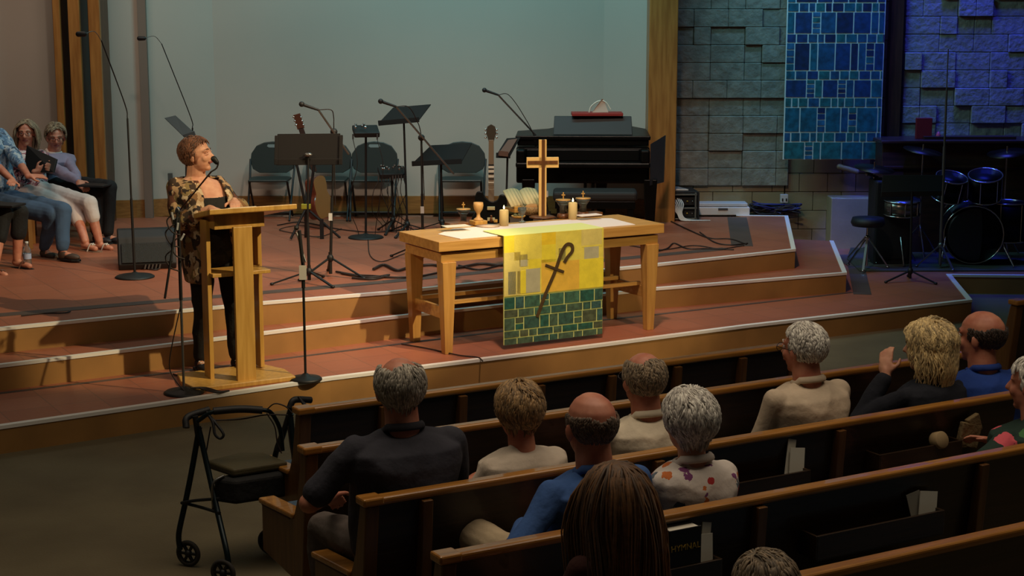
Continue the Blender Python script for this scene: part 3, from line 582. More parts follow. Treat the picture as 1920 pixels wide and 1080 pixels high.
desk(r,[(930,291),(950,259),(976,257),(957,292)],(-.05,.08,.08,-.05)); desk(r,[(935,287),(953,262),(970,260),(953,289)],(-.075,.055,.055,-.075),'sheet',mat('brown_sheet',(96,64,48),.7),.003); pole(r,(0,0,.05),LL(r,952,276),.010); tripod(r,.28,.10,60)
# boom microphone stands
def boomstand(base,hub,mic,tail,lb,tri=True,dY=0,rot=30,Rt=.3):
    r=T('boom_microphone_stand',lb,'microphone stand',U(*base,Z3)); h=LL(r,*hub); tripod(r,Rt,.16,rot); pole(r,(0,0,.1),(h.x*.5,0,h.z*.55),.012); pole(r,(h.x*.5,0,h.z*.5),h,.009)
    m=LL(r,*mic,-.18); t=LL(r,*tail,.12); pole(r,t,m,.0085,M_steel,'boom'); b=B(); b.ell(h,(.03,.03,.03),n=10); b.build('clutch',M_blkp,r)
    d=(m-t).normalized(); micro(r,m,Vector((-.9,-.1,.32)),.17); cable_part(r,[m,m+Vector((.10,0,.0)),m+(h-m)*.5+Vector((.06,0,.03)),h,(h.x*.6+.02,0,h.z*.5)],.004)
    b=B(); b.box((h.x*.2+.0,-.014,h.z*.42),(.03,.01,.06)); b.build('strap',mat('white_plastic',(200,200,196),.5),r); return r
boomstand((620,520),(626,247),(597,206),(654,289),'boom microphone stand behind the wide music stand, microphone up left',rot=100)
boomstand((793,490),(790,258),(743,200),(851,326),'boom microphone stand whose long boom crosses the tilted music stand',rot=20,Rt=.38)
boomstand((1030,436),(1003,262),(934,178),(1022,272),'boom microphone stand at the piano, microphone high against the pale wall',rot=0)
# mixers on round stands with hanging cables
def mixer(base,c,w_,lb,knobs=10,hang=6,rb=True,zz=Z3,dz=40):
    r=T('mixer_stand',lb,'mixer stand',U(*base,zz)); p=LL(r,*c)
    round_base(r,.17) if rb else tripod(r,.22,.12,15)
    pole(r,(0,0,.04),p-Vector((0,0,.02)),.011)
    b=B(); b.box(p,(w_,.2,.05),rot=Euler((R(18),0,R(12))).to_matrix()); b.build('mixer',M_blkp,r,bev=.008)
    for i in range(knobs):
        q=p+Vector((random.uniform(-.42,.42)*w_,-.10+.02*(i%3),.035+.012*(i%3))); b=B(); b.lathe([(0,0),(.011,0),(.009,.02),(0,.021)],q,10); b.build('knob',M_steel if i%3 else M_chrome,r)
    for i in range(hang):
        x=(i/(max(1,hang-1))-.5)*w_*.95; q=p+Vector((x,-.09,-.02)); L_=p.z-.03
        b=B(); b.tube([q,q-Vector((0,0,.05))],.008,8); b.build('plug',M_steel,r)
        e=Vector((x*random.uniform(.6,1.4),random.uniform(-.1,.15),.012)); cable_part(r,[q-Vector((0,0,.05)),q+Vector((random.uniform(-.06,.06),-.03,-.3*L_)),q+Vector((random.uniform(-.07,.07),0,-.65*L_)),e+Vector((0,0,.06)),e],.0035)
mixer((686,446),(686,246),.24,'round-based stand carrying a small tilted mixer at eye height',7,2)
mixer((737,436),(735,323),.26,'short stand carrying a knobbed mixer with many cables hanging down',12,10,False)
# folding chairs
M_chair=mat('dark_green_plastic',(30,42,40),.45)
def chair(x,lb):
    Yc=17.0; p=Vector((A(x,404,Yc).x,Yc,Z3)); r=T('folding_chair',lb,'chair',p,0,'folding chairs along the back wall')
    b=B(); out=[];
    for t in [(-.21,.50),(-.235,.58),(-.225,.66),(-.17,.74),(-.09,.775),(0,.785)]: out.append(t)
    poly=out+[(-a,c) for a,c in out[-2::-1]]+[(.14,.46),(-.14,.46)]
    top=[(x_,y_) for x_,y_ in poly]
    Mx=Matrix(((1,0,0,0),(0,.12,1,.18),(0,1,0,0),(0,0,0,1))); b.M=Mx
    # ring around handle slot
    slot=[(-.06,.735),(-.05,.755),(.05,.755),(.06,.735),(.04,.722),(-.04,.722)]
    b.prism([p_ for p_ in poly if True],-.012,.012); bk=b.build('backrest',M_chair,r,bev=.006)
    b=B(); b.M=Mx; b.prism(slot,-.016,-.0125); b.build('handle_slot',mat('slot_pale',(120,130,128),.8),bk)
    b=B(); b.prism([(-.20,-.18),(.20,-.18),(.21,.12),(.17,.19),(-.17,.19),(-.21,.12)],.405,.43); b.build('seat',M_chair,r,bev=.01)
    for s_ in(-1,1):
        b=B(); b.tube([(s_*.235,.22+.03,.60),(s_*.225,.12,.42),(s_*.215,-.19,.01)],.011,8); b.build('front_leg',M_blk,r)
        b=B(); b.tube([(s_*.195,-.14,.41),(s_*.195,.22,.01)],.011,8); b.build('rear_leg',M_blk,r)
    b=B(); b.tube([(-.195,.2,.035),(.195,.2,.035)],.009,8); b.build('crossbar',M_blk,r); b=B(); b.tube([(-.215,-.13,.09),(.215,-.13,.09)],.009,8); b.build('crossbar',M_blk,r)
    return r
c0_=chair(508,'leftmost dark folding chair by the back wall, beside the lectern')
for x,lb in((615,'second folding chair by the back wall, half behind the wide music stand'),(700,'folding chair by the back wall behind the round-based mixer stand'),(866,'rightmost folding chair by the back wall, behind the low music stand')):
    dup(c0_,Vector((A(x,404,17.0).x,17.0,Z3)),0,lb,scale=(1.04,1,1) if x!=615 else None)
# guitars
def outline(pts,k=5):
    L=cr([(x,0,z) for x,z in pts],k)[:-1]; return [(p.x,p.z) for p in L]
r=T('electric_guitar','dark electric guitar upright behind the table, long fretted neck showing','guitar',U(921,468,Z3))
g0=LL(r,921,452); 
b=B(); half=[(0,-.0),(.10,.01),(.165,.07),(.165,.14),(.125,.21),(.14,.27),(.125,.33),(.08,.335),(.055,.29),(0,.28)]
pl=outline(half+[(-x*1.05,z+ (.03 if z>.25 else 0)) for x,z in half[-2:0:-1]]+[half[0]]); b.M=Matrix(((1,0,0,0),(0,.15,1,0),(0,1,0,.16),(0,0,0,1))); b.prism(pl,-.02,.02); b.build('body',M_gloss,r,bev=.008)
nt=LL(r,921,262); s0=Vector((0,.05,.40)); b=B(); b.beam(s0-Vector((0,.0,.1)),nt,.055,.024,up=(0,1,0),w2=.045); b.build('neck',mat('fretboard',(120,106,86),.5),r,bev=.003)
for i in range(14):
    q=s0+(nt-s0)*(1-(.93**i)*.98+.0)*1.0; b=B(); b.box(q+Vector((0,-.014,0)),(.05,.005,.014 if i%2 else .024)); b.build('fret_inlay',M_paper if i%2==0 else M_blk,r)
b=B(); b.M=Matrix.Translation(nt)@Matrix(((1,0,0,0),(0,0,1,0),(0,1,0,0),(0,0,0,1))); b.prism([(-.022,-.02),(.022,-.02),(.045,.06),(.035,.12),(.0,.14),(-.035,.12),(-.045,.06)],-.01,.01); hd=b.build('headstock',mat('headstock',(60,54,44),.4),r,bev=.003)
for s_ in(-1,1):
    for k in range(3): b=B(); b.ell(nt+Vector((s_*.05,0,.02+.035*k)),(.012,.008,.009),n=8); b.build('tuning_peg',M_chrome,hd)
for dz in(.12,.22): b=B(); b.box((0,.0,.16+dz),(.07,.03,.03)); b.build('pickup',mat('cream_pickup',(190,176,130),.5),r,bev=.003)
b=B(); b.beam((-.14,.14,.01),(-.05,.09,.2),.02,.02); b.beam((.14,.14,.01),(.05,.09,.2),.02,.02); b.beam((-.08,-.06,.145),(.08,-.06,.145),.02,.02); b.beam((0,-.06,.14),(0,.12,.02),.02,.02); o=b.build('guitar_stand',M_blk); o.location=r.location; tag(o,'low black stand holding the dark electric guitar','guitar stand')
r=T('acoustic_guitar','reddish acoustic guitar turned edge-on, leaning behind the wide music stand','guitar',U(600,428,Z3))
bb=LL(r,603,409); nk=LL(r,590,322); hd=LL(r,556,214)
b=B(); half=[(0,0),(.12,.01),(.185,.09),(.175,.18),(.125,.25),(.135,.33),(.11,.40),(0,.425)]
pl=outline(half+[(-x,z) for x,z in half[-2:0:-1]]+[half[0]]); M_=Matrix.Translation(bb)@Matrix.Rotation(R(-9),4,'Y')@Matrix.Rotation(R(70),4,'Z')@Matrix(((1,0,0,0),(0,0,1,0),(0,1,0,0),(0,0,0,1)))
b.M=M_; b.prism(pl,-.05,.05); b.build('body',M_wood_red,r,bev=.008)
b=B(); b.M=M_; b.prism([(x*.97,z*.985+.003) for x,z in pl],-.0535,-.0505); b.build('soundboard',mat('soundboard',(150,104,56),.35),r)
b=B(); b.beam(nk,hd-(hd-nk).normalized()*.14,.03,.05); b.build('neck',mat('neck_dark',(50,30,20),.5),r,bev=.003)
b=B(); d=(hd-nk).normalized(); b.beam(hd-d*.15,hd,.03,.07); h_=b.build('headstock',mat('headstock_red',(84,42,24),.4),r,bev=.003)
for k in range(3):
    for s_ in(-1,1): b=B(); b.ell(hd-d*(.03+.04*k)+Vector((s_*.035,-.01,0)),(.014,.008,.010),n=8); b.build('tuning_peg',M_chrome,h_)
r=T('instrument_stand','black folding stand with a yellow tag holding the acoustic guitar','guitar stand',U(592,448,Z3))
pole(r,LL(r,574,390),LL(r,545,448,-.1),.012,name='leg'); pole(r,LL(r,574,390),LL(r,638,446,.05),.012,name='leg'); pole(r,LL(r,574,392),LL(r,573,452,.1),.014,name='leg'); pole(r,LL(r,556,306),LL(r,576,400),.013); pole(r,LL(r,590,300),LL(r,578,396),.013,name='yoke')
b=B(); b.beam(V3(LL(r,603,411)),V3((LL(r,603,411).x,LL(r,603,411).y,.0)),.035,.03,up=(0,1,0)); b.build('cradle',M_blk,r); b=B(); b.box(LL(r,574,387),(.09,.05,.05)); b.build('tag',M_yel,r,bev=.006)
# grand piano
pc=A(1100,300,16.0); r=T('grand_piano','black lacquered grand piano with its keyboard side toward the congregation','piano',(pc.x,16.0,Z3),R(-2))
def pz(y,Y=16.0): return A(0,y,Y).z-Z3
def px_(x,Y=16.0): return A(x,0,Y).x-pc.x
xl,xr=px_(968),px_(1222)
poly=[(xl,0),(xr,0),(xr,.9),(xr-.15,1.3),(xl+.75,1.42),(xl+.45,1.3),(xl+.3,.9),(xl,.6)]
zt_=pz(272); b=B(); b.prism(poly,pz(344),zt_-.02); b.build('case',M_gloss,r,bev=.02,seg=3)
b=B(); b.prism([(x*1.01,y-.02 if y>0 else -.03) for x,y in poly],zt_+.05,zt_+.09); b.box(((xl+xr)/2,.04,zt_+.03),(xr-xl-.02,.10,.07)); b.build('lid',M_gloss,r,bev=.008)
b=B(); b.box((((xl+xr)/2),-.10,pz(306)),(xr-xl,.22,.05)); b.build('keybed',M_gloss,r,bev=.015)
for x in(xl+.05,xr-.05): b=B(); b.box((x,-.11,pz(290)),(.09,.20,.13)); b.build('cheek',M_gloss,r,bev=.02,seg=3)
b=B(); b.box(((xl+xr)/2,-.05,pz(290)),(xr-xl-.2,.03,.11),rot=Euler((R(-3),0,0)).to_matrix()); b.build('fallboard',M_gloss,r,bev=.008)
b=B(); a0_,a1_=px_(1040),px_(1188); b.add([(a0_-.01,.12,zt_+.09),(a1_+.01,.12,zt_+.09),(a1_,.22,pz(221)),(a0_,.22,pz(221)),(a0_-.01,.15,zt_+.09),(a1_+.01,.15,zt_+.09),(a1_,.25,pz(221)),(a0_,.25,pz(221))],[(0,1,2,3),(7,6,5,4),(0,4,5,1),(1,5,6,2),(2,6,7,3),(3,7,4,0)]); b.build('music_desk',M_blkp,r,bev=.005)
for x,y in((xl+.12,.0),(px_(1228)-.02,-.0),(xl+.85,1.15)):
    b=B(); b.beam((x,y,pz(335)),(x,y,.05),.13,.13,w2=.085,h2=.085,up=(0,1,0)); b.lathe([(0,0),(.03,0),(.03,.04),(0,.045)],(x,y,.0),12); b.build('leg',M_gloss,r,bev=.01)
b=B(); b.box((px_(1100),.05,.3),(.03,.03,.45)); b.box((px_(1115),.05,.3),(.03,.03,.45)); b.box((px_(1107),.05,.10),(.26,.09,.05)); ly=b.build('pedal_lyre',M_gloss,r,bev=.006)
for k in range(3): b=B(); b.box((px_(1107)+(k-1)*.06,-.03,.07),(.025,.1,.012)); b.build('pedal',mat('brass',(180,140,60),.3,1),ly)
b=B(); v=[(px_(1222),-.12,pz(268)),(px_(1252),.16,pz(256)),(px_(1250),.16,pz(345)),(px_(1222),-.12,pz(345))]; b.add(v+[(x+.012,y+.03,z) for x,y,z in v],[(0,1,2,3),(7,6,5,4),(0,4,5,1),(1,5,6,2),(2,6,7,3),(3,7,4,0)]); o=b.build('cabinet_speaker',mat('lit_side_grey',(70,72,74),.5),None,bev=.01) if False else b.build('side_panel',mat('lit_side_grey',(58,60,64),.35),r,bev=.006)  # side panel greyed: light falling on the piano's flank is in its colour
r=T('piano_bench','black padded bench in front of the grand piano','bench',(A(1115,430,15.3).x,15.3,Z3),R(-2))
b=B(); b.box((0,0,.46),(.78,.34,.09)); b.build('cushion',mat('black_leather',(16,14,14),.7),r,bev=.03,seg=3); b=B(); b.box((0,0,.38),(.74,.31,.07)); b.build('frame',M_gloss,r,bev=.004)
for x in(-.33,.33):
    for y in(-.12,.12): b=B(); b.beam((x,y,.36),(x,y,0),.05,.05,w2=.035,h2=.035,up=(0,1,0)); b.build('leg',M_gloss,r)
dz_=pz(221)+Z3
b=B(); b.box((0,0,.02),(.50,.24,.03)); o=b.build('music_folder',mat('red_cover',(138,34,28),.6),bev=.004); o.location=(A(1119,216,16.3).x,16.28,A(0,221,16.2).z-.0); tag(o,'flat red folder lying across the top of the piano music desk','folder')
o.location.z=r.location.z+pz(221)+.0
b=B(); b.add([(-.09,0,.0),(.0,-.02,.13),(.02,.0,.13),(.07,.02,.0),(-.05,.08,.0)],[(0,1,2,3),(0,4,1),(3,2,4),(1,4,2),(0,3,4)]); b.tube(cr([(-.12,0,0),(-.10,0,.06),(-.03,0,.11),(.04,0,.1),(.09,.0,.03)],5),.006,6)
o=b.build('crumpled_program',M_paper); o.location=(A(1127,210,16.3).x,16.24,r.location.z+pz(221)+.036); tag(o,'crumpled white program standing on the red folder on the piano','paper')
# effects rack, laptop, long white case, cable heap, outlet
q=U(1262,414,Z3); r=T('equipment_rack','open black equipment rack stuffed with white cables beside the piano leg','equipment rack',(q.x,q.y+.2,Z3),R(4))
wd=(A(1302,380,q.y).x-A(1212,380,q.y).x); hh=.29
M_rk=mat('rack_frame',(120,120,112),.4,.6)
b=B(); b.box((0,.19,hh/2),(wd,.02,hh)); b.box((-wd/2,0,hh/2),(.02,.4,hh)); b.box((wd/2,0,hh/2),(.02,.4,hh)); b.box((0,0,.01),(wd,.4,.02)); b.box((0,0,hh),(wd,.4,.02)); b.build('case',M_blkp,r,bev=.004)
b=B()
for x in(-wd/2+.02,wd/2-.03): b.box((x,-.2,hh/2),(.018,.018,hh))
for z in(.02,.13,hh-.02): b.box((0,-.2,z),(wd-.03,.018,.016))
b.build('front_frame',M_rk,r,bev=.003)
for z in(.075,.2): 
    b=B(); b.box((0,-.13,z),(wd-.07,.1,.085)); u_=b.build('rack_unit',M_blk,r,bev=.003)
    for k in range(8): b=B(); b.lathe([(0,0),(.008,0),(.008,.012),(0,.013)],(-wd*.38+k*wd*.108,-.183,z),8,mat=Matrix.Rotation(R(90),3,'X')); b.build('jack',M_chrome if k%3 else M_gold,u_)
for k in range(9):
    x=-.08+.018*k; b=B(); b.tube(cr([(x,-.19,.23-.005*(k%3)),(x+.02,-.24,.17),(.02+.006*k,-.25,.08),(.05+.01*k,-.26,.02),(.12+.03*k,-.27,.008)],5),.006,6); b.build('white_cable',mat('white_plastic',(200,200,196),.5),r)
b=B(); b.prism([(-.14,-.13),(.16,-.13),(.08,.12),(-.18,.12)],0,.02); o=b.build('laptop',mat('silver',(190,190,188),.35,.4),bev=.005); o.location=r.location+Vector((.0,-.02,hh+.012)); tag(o,'closed pale laptop lying on top of the equipment rack','laptop')
q=U(1355,404,Z3); r=T('long_case','long flat pale case lying along the stone wall right of the rack','case',(q.x,q.y+.12,Z3),0)
wl=A(1404,390,q.y).x-A(1303,390,q.y).x; b=B(); b.box((0,0,.045),(wl,.26,.085)); b.build('case_bottom',M_white,r,bev=.008); b=B(); b.box((-.01,.01,.11),(wl-.02,.24,.035)); b.build('case_lid',mat('pale_lid',(200,196,196),.6),r,bev=.008); b=B(); b.box((0,-.132,.07),(.1,.012,.02)); b.build('handle',M_steel,r)
def cable(pts,lb,rad=.006,z=Z3,k=8,m=M_cable):
    P_=[U(x,y,z)+Vector((0,0,rad+.0035)) for x,y in pts]; b=B(); b.tube(cr(P_,k),rad,6); return tag(b.build('cable',m),lb,'cable')
r=T('cable_heap','tangled heap of black cables by the stone wall, under the white wall socket','cables',U(1450,401,Z3)-Vector((0,.0,0)))
rnd=random.Random(9)
for k in range(16):
    pts=[Vector((rnd.uniform(-.3,.3),rnd.uniform(-.1,.12),rnd.uniform(.01,.12))) for _ in range(6)]; b=B(); b.tube(cr(pts,6),.007,6); b.build('cable_loop',M_cable if k%3 else mat('blue_cable',(40,44,110),.5),r)
r=T('wall_socket','small white double socket box on the stone wall above the cable heap','socket',A(1470,372,Ys-.07)); b=B(); b.box((0,0,0),(.08,.06,.09)); b.build('box',mat('socket_white',(190,190,196),.5),r,bev=.006)
for s_ in(-1,1): b=B(); b.box((s_*.02,-.032,-.012),(.014,.006,.03)); b.build('outlet',M_blk,r)
b=B(); b.box((0,0,0),(.075,.012,.085)); r=b.build('wall_plate',mat('plate_grey',(84,84,80),.5),bev=.004); r.location=A(317,332,17.29); tag(r,'square grey wall plate on the pale wall left of the speaker','wall plate')
# stage monitor wedge
q=U(268,504,Z3); r=T('monitor_wedge','black floor monitor wedge angled on the stage behind the tall stand','loudspeaker',(q.x,q.y+.16,Z3),R(14))
b=B(); Mx=Matrix(((0,0,1,0),(1,0,0,0),(0,1,0,0),(0,0,0,1))); b.M=Mx; b.prism([(-.20,.0),(-.23,.05),(-.14,.27),(-.06,.33),(.16,.31),(.20,.25),(.20,0)],-.24,.24); b.build('cabinet',M_blkp,r,bev=.012,seg=3)
b=B(); b.beam((-.235,-.195,.12),(-.235,-.12,.26),.0,.0) if False else b.box((0,-.205,.145),(.42,.012,.17),rot=Euler((R(-22),0,0)).to_matrix()); b.build('grille',mat('grille',(40,42,42),.6,.3,bump=.6,bscale=300),r,bev=.003)
for k in range(5): b=B(); b.box((-.02+.03*k,-.238,.03+.0*k),(.012,.006,.04),rot=Euler((0,R(15),0)).to_matrix()); b.build('jack_mark',M_steel,r)
# cables on the floor
cable([(1245,410),(1290,432),(1330,448),(1370,450),(1400,460)],'thin cable running from the rack across the upper stage to the grey band')
cable([(1312,437),(1340,456),(1370,461),(1402,458)],'short loop of cable on the upper stage beside the grey band')
cable([(1220,476),(1250,468),(1264,458),(1290,468),(1330,468),(1376,470)],'cable zigzagging along the stage edge right of the table')
cable([(1180,462),(1240,470),(1300,462),(1350,468),(1395,462)],'cable lying parallel to the stage edge right of the table',.005)
cable([(520,424),(560,418),(600,424),(640,432),(700,437),(760,432)],'cable crossing the stage behind the acoustic guitar')
cable([(640,430),(600,445),(560,440),(524,432),(560,424),(600,430)],'looped cable on the stage floor left of the guitar stand',.004)
cable([(690,450),(694,480),(715,492),(750,480),(775,470),(800,452)],'thin looping cable below the round mixer stand',.004)
cable([(630,512),(665,518),(700,520),(740,523),(790,520),(850,508)],'thick cable running right from the boom stand along the stage edge',.009)
cable([(640,515),(690,523),(730,518),(700,526),(660,524)],'coiled cable end beside the boom stand base',.009)
cable([(700,508),(720,500),(745,510),(770,504),(810,500),(850,506),(900,498),(940,500),(1000,492),(1060,494)],'heavy black cable bundle crossing behind the table legs',.012)
cable([(840,470),(880,482),(930,478),(980,486),(1040,478),(1100,484)],'cable snaking on the stage seen under the table',.008)
cable([(860,500),(900,508),(950,498),(1010,505)],'second cable snaking on the stage seen under the table',.008)
cable([(260,500),(290,508),(310,500),(322,505)],'short cable at the foot of the monitor wedge',.006)
cable([(753,647),(800,655),(860,668),(895,672),(905,679)],'dark cable from the table leg toward the step edge',.005,Z1)
cable([(325,704),(350,712),(370,722),(360,734)],'cable trailing from the left microphone stand to the lectern base',.006,Z1)
cable([(40,594),(80,590),(120,589),(132,586)],'small cable end lying near the step edge at left',.006)
cable([(1560,455),(1600,462),(1640,470),(1680,466),(1720,474)],'cables on the dim lower stage left of the drum rug',.008,Z1)
cable([(1590,446),(1620,452),(1650,460)],'short blue-lit cable beside the plinth',.008,Z1)
# hanging quilted banner
bY=Ys-.22; b0=A(1476,0,bY); b1=A(1661,0,bY); zb_=A(1560,299,bY).z; zt_=4.2; bw=b1.x-b0.x
r=T('quilted_banner','tall blue and teal patchwork banner hanging on the stone wall','banner',((b0.x+b1.x)/2,bY,zb_))
M_bb=mat('banner_grid',(206,222,222),.9); b=B(); b.box((0,0,(zt_-zb_)/2),(bw,.012,zt_-zb_)); b.build('backing',M_bb,r)
bc=[mat('bn_%d'%i,c,.9,c2=tuple(int(x*.7) for x in c),scale=16,bump=.1,bscale=90) for i,c in enumerate([(20,60,120),(24,84,130),(20,100,128),(30,110,120),(16,40,90),(40,110,160)])]
b=B(); z=.0; rnd=random.Random(12); rows=[.30,.16,.42,.16,.30,.15,.46,.15,.36,.15,.46,.16,.34,.15,.42,.16,.36]; big=[.30,.36,.24,.13]
for ri,h in enumerate(rows):
    h*=.62
    if z+h>zt_-zb_: break
    x=-bw/2+.004
    while x<bw/2-.01:
        wd_=rnd.choice([.07,.10,.12] if h<.12 else [.08,.16,.18,.22,.085]); x1=min(x+wd_,bw/2-.004)
        if h>.15 and wd_==.085:
            for k in range(4): b.box(((x+x1)/2,-.009,z+h*(k+.5)/4),(x1-x-.012,.006,h/4-.012),m=rnd.randrange(6))
        else: b.box(((x+x1)/2,-.009,z+h/2),(max(.01,x1-x-.015),.006,h-.015),m=rnd.choice([0,1,2,3,4,1,0] if ri>3 else [3,2,3,1,2]))
        x=x1
    z+=h
b.build('patches',bc,r); b=B(); b.tube([(-bw/2-.05,0,zt_-zb_+.0),(bw/2+.05,0,zt_-zb_)],.015,8); b.build('rod',M_blk,r)
# red book and pink thing on the dark cabinet
cY=17.1; q=A(1731,262,cY); b=B(); b.box((0,0,.1),(A(1746,0,cY).x-A(1716,0,cY).x,.05,.215)); o=b.build('red_book',mat('red_book_cover',(120,18,20),.6),bev=.004); o.location=(q.x,cY,cabz+.008); tag(o,'red book standing upright on the dark wooden cabinet','book')
q=A(1759,262,cY); b=B(); b.lathe([(0,0),(.03,0),(.025,.04),(.012,.07),(0,.075)],n=14); o=b.build('pink_bell',mat('pink',(190,70,70),.6)); o.location=(q.x,cY,cabz); tag(o,'small pink ornament beside the red book on the cabinet','ornament')
b=B(); b.box((0,0,.015),(.95,.16,.03)); o=b.build('wooden_board',M_dkwood,bev=.004); o.location=(A(1815,260,cY).x,cY,cabz); tag(o,'long dark board lying on the cabinet right of the pink ornament','board')
# ---------------- drum corner ----------------
q0=U(1588,487,Z1);q1=U(1612,510,Z1); b=B(); b.prism([(q0.x,q0.y),(q1.x,q1.y),(q1.x+3.4,q1.y+.05),(q0.x+3.4,q0.y+1.5),(q0.x+.35,q0.y+1.4)][::1],0,.012)
o=b.build('drum_rug',mat('dark_rug',(60,60,50),.95,bump=.5,bscale=150)); o.location.z=Z1+.001; tag(o,'dark grey rug under the drum kit','rug')
ZR=Z1+.014
def drum(nm,lb,c,rad,h,axis,lugs=8,shell=M_gloss,legs=True,parent=None):
    r=parent; Q=Vector((0,0,1)).rotation_difference(Vector(axis)).to_matrix()
    d=B(); d.lathe([(0,0),(rad,0),(rad,h),(0,h)],c,32,mat=Q); s_=d.build(nm,shell,r)
    for z in(0,h): d=B(); d.tube([Vector(c)+Q@Vector((math.cos(g)*rad*1.02,math.sin(g)*rad*1.02,z)) for g in[2*PI*i/32 for i in range(32)]],.008,6,closed=True); d.build('hoop',M_chrome,s_)
    for i in range(lugs):
        g=2*PI*i/lugs; d=B(); d.tube([Vector(c)+Q@Vector((math.cos(g)*rad*1.03,math.sin(g)*rad*1.03,z)) for z in(.01,h-.01)],.006,6); d.build('lug',M_chrome,s_)
    return s_
dc=U(1812,500,ZR); r=T('drum_kit','dark glossy drum kit with chrome fittings on the rug at the right','drum kit',(dc.x,dc.y+.35,ZR))
bd=LL(r,1818,435,-.1); bd=Vector((bd.x,-.25,.30)); drum('bass_drum','',bd,.28,.40,(-.25,-1,0) and (.15,1,0),10,parent=r)
d=B(); d.ell(bd+Vector((0,-.008,0)),(.26,.004,.26),n=28); d.build('front_head',mat('drum_head',(26,24,24),.4),r)
drum('floor_tom','',Vector((.45,-.05,.22)),.2,.38,(0,0,1),6,parent=r); drum('rack_tom','',Vector((-.17,-.15,.66)),.15,.22,(.1,-.35,1),6,parent=r); drum('rack_tom','',Vector((.2,-.15,.66)),.16,.24,(-.1,-.35,1),6,parent=r)
drum('snare_drum','',Vector((-.62,-.15,.5)),.18,.14,(0,-.1,1),8,mat('snare_shell',(120,116,104),.25,.8),parent=r)
for (x,y,h,t) in((-.85,.05,.93,.1),(-.3,.35,1.08,.15),(.55,.35,1.06,-.15),(.95,-.1,.85,0)):
    d=B(); d.tube([(x,y,.2),(x,y,h+.06)],.009,8); d.build('stand_pole',M_chrome,r)
    for i in range(3): g=R(30+120*i); d=B(); d.tube([(x,y,.32),(x+math.cos(g)*.24,y+math.sin(g)*.24,.01)],.008,6); d.build('stand_leg',M_chrome,r)
    d=B(); d.lathe([(0,.012),(.02,.012),(.05,.004),(.2,-.008),(.2,-.011),(.05,.001),(0,.008)],(x,y,h),32,mat=Euler((R(8),t,0)).to_matrix()); d.build('cymbal',mat('dark_bronze',(60,50,30),.35,.9),r)
for s_ in(-1,1):
    d=B(); d.tube([(bd.x+s_*.26,-.2,.28),(bd.x+s_*.36,-.42,.01)],.010,8); d.build('spur',M_chrome,r)
    d=B(); d.tube([(.45+s_*.2,-.12,.45),(.45+s_*.24,-.16,.01)],.009,8); d.build('tom_leg',M_chrome,r)
for i in range(3): g=R(30+120*i); d=B(); d.tube([(-.62,-.15,.34),(-.62+math.cos(g)*.22,-.15+math.sin(g)*.22,.01)],.009,6); d.build('snare_leg',M_chrome,r)
d=B(); d.tube([(-.62,-.15,.3),(-.62,-.15,.5)],.012,8); d.build('snare_post',M_chrome,r)
for x in(-.17,.2): d=B(); d.tube([(x,-.1,.55),(x*.3,-.1,.7)],.01,8); d.build('tom_arm',M_chrome,r)
r=T('drum_stool','low black round drum stool at the left of the kit','stool',(A(1625,480,15.9).x,15.9,ZR)); d=B(); d.lathe([(0,.42),(.15,.42),(.165,.45),(.15,.5),(0,.505)],n=24); d.build('seat',M_blkp,r); tripod(r,.22,.3,10,M_chrome); pole(r,(0,0,.3),(0,0,.43),.012,M_chrome)
r=T('music_stand','broad black music stand standing alone in front of the drums','music stand',U(1706,528,Z1)+Vector((0,0,0))); tripod(r,.26,.10,200)
desk(r,[(1652,364),(1655,328),(1768,328),(1766,362)],(0,.07,.07,0)); pole(r,(0,0,.05),LL(r,1710,360),.011)
r=T('microphone_stand','straight microphone stand at the left edge of the drum rug','microphone stand',U(1643,488,ZR)); round_base(r,.12); tt=LL(r,1646,332); pole(r,(0,0,.04),tt,.009,M_steel); micro(r,tt,(-.8,-.3,.25),.16,M_steel)
r=T('tall_pole','very tall slender pale pole on a tripod standing before the drums','pole',U(1762,502,ZR)); tt=LL(r,1778,92); pole(r,(0,0,.05),tt*.56,.016,M_steel); pole(r,tt*.55,tt*.82,.011,M_steel); pole(r,tt*.8,tt,.006,M_steel); tripod(r,.22,.22,50,M_steel)
r=T('wooden_mallet_rest','tan padded arm sticking out below the banner','bracket',A(1590,318,17.3)); d=B(); d.cap((-.09,0,.03),(.09,-.02,-.02),.03,.028); d.build('arm',mat('tan_pad',(120,100,80),.7),r); d=B(); d.box((0,.125,0),(.03,.25,.03)); d.build('mount',M_blk,r)
r=T('amplifier_cabinet','tall black draped cabinet between the plinth and the drums','cabinet',(A(1668,440,16.3).x,16.35,Z1)); d=B(); d.box((0,0,.42),(.36,.36,.84)); d.build('cabinet',M_blkp,r,bev=.02); d=B(); d.box((0,-.185,.42),(.3,.01,.7)); d.build('grille',M_blk,r)
